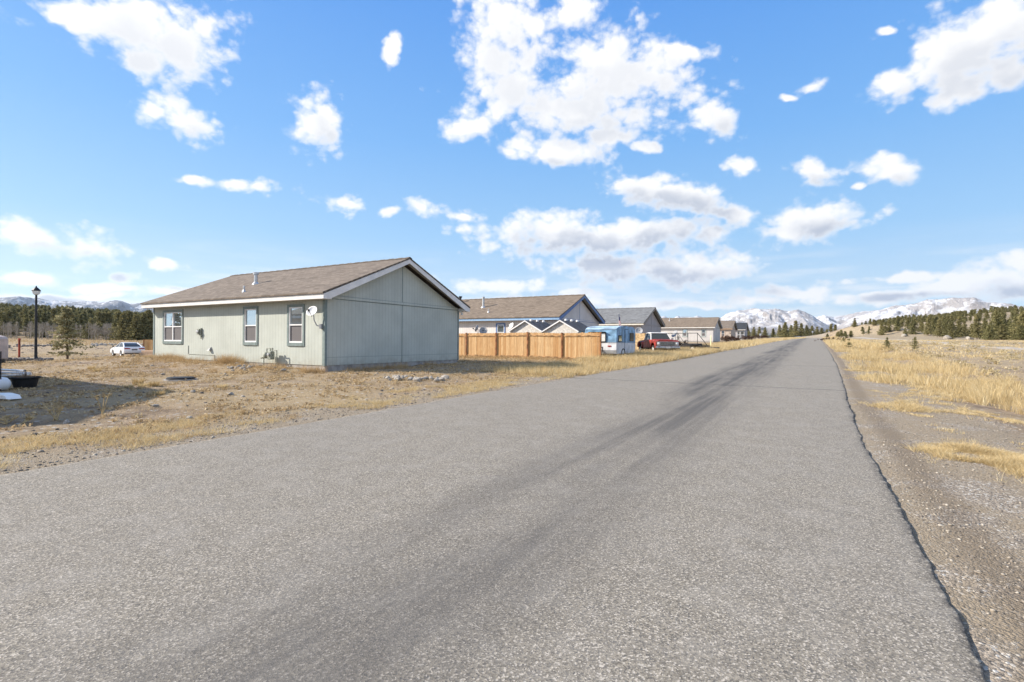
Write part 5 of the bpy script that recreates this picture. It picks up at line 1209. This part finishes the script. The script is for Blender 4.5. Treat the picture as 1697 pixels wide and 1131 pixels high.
X, Y, c = scatter(15000, -1, 36, -36, -9.4, r, lambda X, Y, c: .06+.94*ss(-.05, .32, fbm(X/.9, Y/.9, 4, 120)))
cen = np.repeat(np.stack([X, Y, G(X, Y)+.018], -1), 5, 0)+r.normal(size=(len(X)*5, 3))*np.array([.09, .09, .012]); packs.append(clumps(cen, np.full(len(cen), .05), 5, r, .5))
stuff('yard_weeds', packs, M['weed'], 'sparse dry weeds covering the dirt yard')
packs = []
def strip(n, x0, x1, y0, y1, h0_, h1_, K=14, w=.008, rad=.10, lean=.5, thr=-.1, s=.8):
    X = x0+(x1-x0)*r.random(n); Y = y0+(y1-y0)*r.random(n); ok = fbm(X/s, Y/s, 3, 102) > thr*1.; X, Y = X[ok], Y[ok]
    packs.append(blades(X, Y, h0_+(h1_-h0_)*r.random(len(X)), K, rad, w, r, lean, False))
strip(900, -31.5, -17.4, 12.6, 14.1, .05, .36, thr=-.02, s=.6); strip(420, -17.2, -16.4, 13.6, 23.5, .12, .38, thr=-.05); strip(500, -32, -16.5, 11.4, 13.2, .06, .22, thr=0)
strip(160, -23.9, -22.6, 13.3, 14.05, .30, .62, 20, lean=.7, thr=-1); strip(80, -28.6, -27.6, 13.2, 14.0, .2, .45, 20, lean=.6, thr=-1); strip(700, -23, -11.2, 29.9, 30.9, .10, .32, w=.012, thr=-.2); strip(60, -17.7, -17.2, 13.3, 14.0, .2, .42, thr=-1)
strip(500, -16.8, -9.3, 23, 29.5, .08, .28, w=.011, thr=.0)
strip(350, -10.6, -8.4, 2.0, 7.0, .03, .10, 20, .007, thr=.05, lean=1.)
stuff('dry_weeds', packs, M['rustw'], 'rusty brown weeds against the house wall and fence')
# pebbles on both shoulders
r = np.random.default_rng(31)
ico = np.array([(0,0,1),(.894,0,.447),(.276,.851,.447),(-.724,.526,.447),(-.724,-.526,.447),(.276,-.851,.447),(.724,.526,-.447),(-.276,.851,-.447),(-.894,0,-.447),(-.276,-.851,-.447),(.724,-.526,-.447),(0,0,-1)])
icf = np.array([(0,1,2),(0,2,3),(0,3,4),(0,4,5),(0,5,1),(1,6,2),(2,7,3),(3,8,4),(4,9,5),(5,10,1),(6,7,2),(7,8,3),(8,9,4),(9,10,5),(10,6,1),(11,7,6),(11,8,7),(11,9,8),(11,10,9),(11,6,10)])
def pebbles(X, Y, s):
    n = len(X); sc3 = s[:, None, None]*(.6+.7*r.random((n, 1, 3)))*np.array([1, 1, .6]); V = ico[None]*(1+.25*r.normal(size=(n, 12, 1)))*sc3
    V = V+np.stack([X, Y, G(X, Y)+s*.15], -1)[:, None]; Fc = icf[None]+np.arange(n)[:, None, None]*12
    return V.reshape(-1, 3), Fc.reshape(-1, 3), np.repeat(r.random(n), 12)
M['pebble'] = leafcol('mixed pebbles', [(.10, .09, .08), (.21, .18, .15), (.30, .26, .21), (.42, .38, .32)], .9, 0.)
X1_, Y1_, c = scatter(15000, .8, 15, .85, 3.6, r, lambda X, Y, c: (.25+.75*ss(-.2, .3, fbm(X/.5, Y/1.5, 3, 103))), 1.6); pk = [pebbles(X1_, Y1_, .004+.012*r.random(len(X1_))**3)]
X1_, Y1_, c = scatter(9000, 2, 22, -9.6, -7.9, r, lambda X, Y, c: .6); pk.append(pebbles(X1_, Y1_, .006+.018*r.random(len(X1_))**3))
X1_, Y1_, c = scatter(9000, 0, 30, -33, -9, r, lambda X, Y, c: ss(-.1, .3, fbm(X/1.6, Y/1.6, 3, 104))); pk.append(pebbles(X1_, Y1_, .012+.05*r.random(len(X1_))**3))
X1_, Y1_, c = scatter(1500, .9, 14, .70, 1.25, r, lambda X, Y, c: ss(-.1, .3, fbm(X*2, Y*1.3, 3, 150)), 1.4); pk.append(pebbles(X1_, Y1_, .004+.011*r.random(len(X1_))**3))
X1_, Y1_, c = scatter(2500, 20, 110, -110, -30, r, None); pk.append(pebbles(X1_, Y1_, .04+.12*r.random(len(X1_))**2))
X1_, Y1_, c = scatter(3000, 8, 60, 5, 60, r, None); pk.append(pebbles(X1_, Y1_, .015+.04*r.random(len(X1_))**2))
stuff('gravel', pk, M['pebble'], 'loose gravel and pebbles on the road shoulders and yard')

# ------------------------------------------------------------------ rocks one can count
M['rock'] = mat('pale granite rock', (.39, .355, .31), .9, .28, 5, .5); M['rockd'] = mat('dark field rock', (.20, .18, .165), .95, .3, 5, .5)
import bmesh
def rockmesh(seed, m):
    bm = bmesh.new(); bmesh.ops.create_icosphere(bm, subdivisions=2, radius=1); q = np.random.default_rng(seed); off = q.random(3)*50; pl = [(q.normal(size=3), .55+.3*q.random()) for _ in range(7)]
    for v in bm.verts:
        p = np.array(v.co)
        for nrm_, d in pl:
            nn_ = nrm_/np.linalg.norm(nrm_); e_ = p@nn_-d
            if e_ > 0: p = p-nn_*e_*.95
        v.co = p*(1+.22*float(fbm(p[0]*2+off[0], p[1]*2+p[2]+off[1], 3, seed)))
    me = bpy.data.meshes.new('rock'); bm.to_mesh(me); bm.free(); me.materials.append(m); return me
RK = [rockmesh(i, M['rock']) for i in range(5)]; RD = [rockmesh(i+9, M['rockd']) for i in range(4)]
def rocks(spots, label, group, dark=False):
    for x, y, s in spots:
        L = RD if dark else RK; o = link('rock', L[rng.integers(len(L))], None, (x, y, g0(x, y)+s*.30)); o.rotation_euler = (rng.random()*.6, rng.random()*.6, rng.random()*6); o.scale = (s*(.8+.5*rng.random()), s*(.8+.4*rng.random()), s*.7); tag(o, label, 'rock', group)
def gp(u, v, zg=.25):                                          # ground point under a measured spot
    p = ray(u, v); t = (H-zg)/-p[2]; return p[0]*t, p[1]*t
sp_ = [gp(u+rng.normal()*7, 612+rng.normal()*2.2, .35)+(.05+.08*rng.random(),) for u in (380,392,398,405,412,398,407) for _ in range(3)]
rocks(sp_, 'pale rock in the rubble below the middle window of the sage green house', 'rubble below the middle window')
rocks([gp(u, v, .3)+(.06+.07*rng.random(),) for u, v in ((441,612),(448,614),(455,616),(466,613),(470,617),(477,614),(432,610),(460,612))], 'pale rock in the rubble below the gas meter', 'rubble below the gas meter')
rocks([gp(640+u+rng.normal()*3, 633+rng.normal()*1.4, .15)+(.06+.08*rng.random(),) for u in (0,6,12,20,27,34,42,50,58,66,74,85,96) for _ in (0, 1)], 'pale rock in the loose row on the grass before the gable', 'rocks before the gable')
rocks([gp(u, v, .2)+(.05+.05*rng.random(),) for u, v in ((228,601),(236,604),(244,598),(206,597),(222,606),(320,650),(270,622),(382,652),(313,682),(258,668),(110,690),(775,618))], 'pale rock lying alone in the dirt yard', 'single rocks in the yard')
rk = []
for k in range(90): x, y = XY(150+rng.random()*95, 92+rng.normal()*4); rk.append((x, y, .12+.32*rng.random()**2))
rocks(rk, 'grey rock in the low rubble ridge beyond the white car', 'rubble ridge beyond the car')
rk = []
for k in range(70): x, y = XY(-10+rng.random()*100, 78+rng.normal()*2.5); rk.append((x, y, .1+.22*rng.random()**2))
rocks(rk, 'dark rock in the far rubble row behind the red post', 'far rubble row', True)
rk = []
for k in range(80): x, y = XY(-12+rng.random()*100, 31.5+rng.normal()*1.0); rk.append((x, y, .06+.15*rng.random()**1.5))
rocks(rk, 'dark rock heaped round the foot of the street lamp', 'dark rocks round the lamp', True)
rk = []
for k in range(12): x, y = XY(120+rng.random()*45, 29+rng.normal()*1.0); rk.append((x, y, .05+.08*rng.random()))
rocks(rk, 'grey rock near the foot of the sparse spruce', 'rocks near the spruce')
rocks([XY(u, z_)+(s,) for u, z_, s in ((1570,170,1.3),(1607,165,1.0),(1498,210,1.2),(1400,240,.7))], 'pale boulder at the foot of the pines beyond the right field', 'boulders by the pines')
# countable tufts and stalks
def tuft(x, y, h_, rad, m, label, name='grass_tuft', cat='grass tuft', group=None, n=260, lean=.5, w=.008):
    V, Fc, rn = blades(np.array([x]), np.array([y]), np.array([h_]), n, rad, w, r, lean, True); V = V-np.array((x, y, 0)); z0 = g0(x, y); V[:, 2] -= z0
    return tag(link(name, trimesh(name, V, Fc, m, {'rnd': rn}), None, (x, y, z0)), label, cat, group)
for u, v, h_, lab in ((229,640,.26,'largest golden grass tuft in the yard left of the septic lid'),(238,644,.16,'small golden tuft touching the largest tuft'),(256,643,.20,'pale golden tuft nearest the septic lid'),(213,645,.14,'small golden tuft left of the largest tuft'),(152,617,.20,'golden tuft below the white car, left of a pair'),(161,619,.16,'golden tuft below the white car, right of a pair'),(263,657,.12,'low rusty tuft below the golden tufts'),(369,645,.14,'low pale tuft alone in the middle of the yard')):
    x, y = gp(u, v, .15); tuft(x, y, h_, .12, M['gold'], lab, group='golden tufts in the yard')
def stalk(u, v, zg, h_, label, n=5, sp=.10, thick=.008):
    x, y = gp(u, v, zg); b = MB()
    for k in range(n):
        a = rng.random()*6.28; hh = h_*(.55+.45*rng.random()); p0 = np.array((rng.normal()*.02, rng.normal()*.02, 0)); p1 = np.array((math.cos(a)*sp*.5, math.sin(a)*sp*.5, hh*.55)); p2 = np.array((math.cos(a)*sp, math.sin(a)*sp, hh))
        b.tube(p0, p1, thick, thick*.8, 5, 0, False); b.tube(p1, p2, thick*.8, thick*.6, 5, 0, False)
        for q in range(10): f = .4+.6*rng.random(); c0 = p1+(p2-p1)*f; b.tube(c0, c0+np.array((rng.normal()*.035, rng.normal()*.035, .02+.03*rng.random())), thick*.8, thick*.3, 4, 0, False)
    o = b.build('dry_stalk', M['stalk'], None, (x, y, g0(x, y))); tag(o, label, 'dry plant', 'dry stalks')
M['stalk'] = mat('straw coloured stalk', (.50, .38, .20), .9, .2, 10, 0)
stalk(170, 690, .08, .42, 'forked dry stalk standing at the edge of the large shadow', 3, .10, .010); stalk(92, 700, .06, .26, 'bushy dry stalk at the lower edge of the shadow', 7, .12)
stalk(12, 706, .06, .12, 'low dry stalks at the left edge below the shadow', 8, .16); stalk(35, 705, .06, .10, 'low dry stalks between the left edge and the bushy stalk', 7, .16)
for u, h_, lab in ((485,.40,'thin weed stalk against the wall below the right window'),(511,.62,'tall thin weed stalk near the corner of the sage green house'),(521,.45,'short weed stalk nearest the corner trim'),(262,.50,'weed stalk at the left end of the sage green wall'),(463,.80,'tangled weed grown through the gas meter')):
    stalk(u, 604 if u > 400 else 592, .42, h_, lab, 5 if u != 463 else 12, .10, .009)
# dark bushes
def bush(u, zd, h_, w_, label, m='juniper'):
    x, y = XY(u, zd); q = np.random.default_rng(int(u)); n = 70; c_ = q.normal(size=(n, 3))*np.array((w_*.42, w_*.42, h_*.22))+np.array((0, 0, h_*.5)); c_[:, 2] = np.abs(c_[:, 2])
    V, Fc, rn = clumps(c_, np.full(n, h_*.16), 14, q, .9); b = MB()
    for k in range(12): b.tube((0, 0, -.05), tuple(c_[k]), .03, .01, 4, 0, False)
    e = empty('bush', (x, y, g0(x, y)), 0, label, 'bush', 'dark bushes beside the houses'); b.build('stems', M['bark'], e); link('foliage', trimesh('foliage', V, Fc, M[m], {'rnd': rn}), e)
bush(1205, 118, 1.5, 2.3, 'dark reddish bush at the corner of the pale grey house'); bush(1239, 148, 1.4, 2.4, 'dark bush in front of the farthest house'); bush(1262, 200, 1.6, 3.0, 'reddish bush past the last house by the left verge'); bush(1218, 125, 1.1, 1.6, 'small dark bush between the pale grey and tan houses')
bush(1377, 110, 1.0, 3.0, 'low reddish bush on the right verge far down the road'); bush(1117, 62, 1.1, 1.6, 'leafless bush behind the flatbed rack')

# ------------------------------------------------------------------ air between here and the mountains
hb = MB().box(-14500, 14500, -14500, 14500, -80, 1400); hm_ = bpy.data.materials.new('haze'); hm_.use_nodes = True; ht = hm_.node_tree; ht.nodes.clear()
ho = N(ht, 'ShaderNodeOutputMaterial'); hv = N(ht, 'ShaderNodeVolumePrincipled'); hv.inputs['Density'].default_value = 2.6e-5; hv.inputs['Color'].default_value = (.70, .83, 1, 1); hv.inputs['Anisotropy'].default_value = .3
ht.links.new(hv.outputs[0], ho.inputs['Volume'])
tag(hb.build('haze', hm_), kind='stuff')
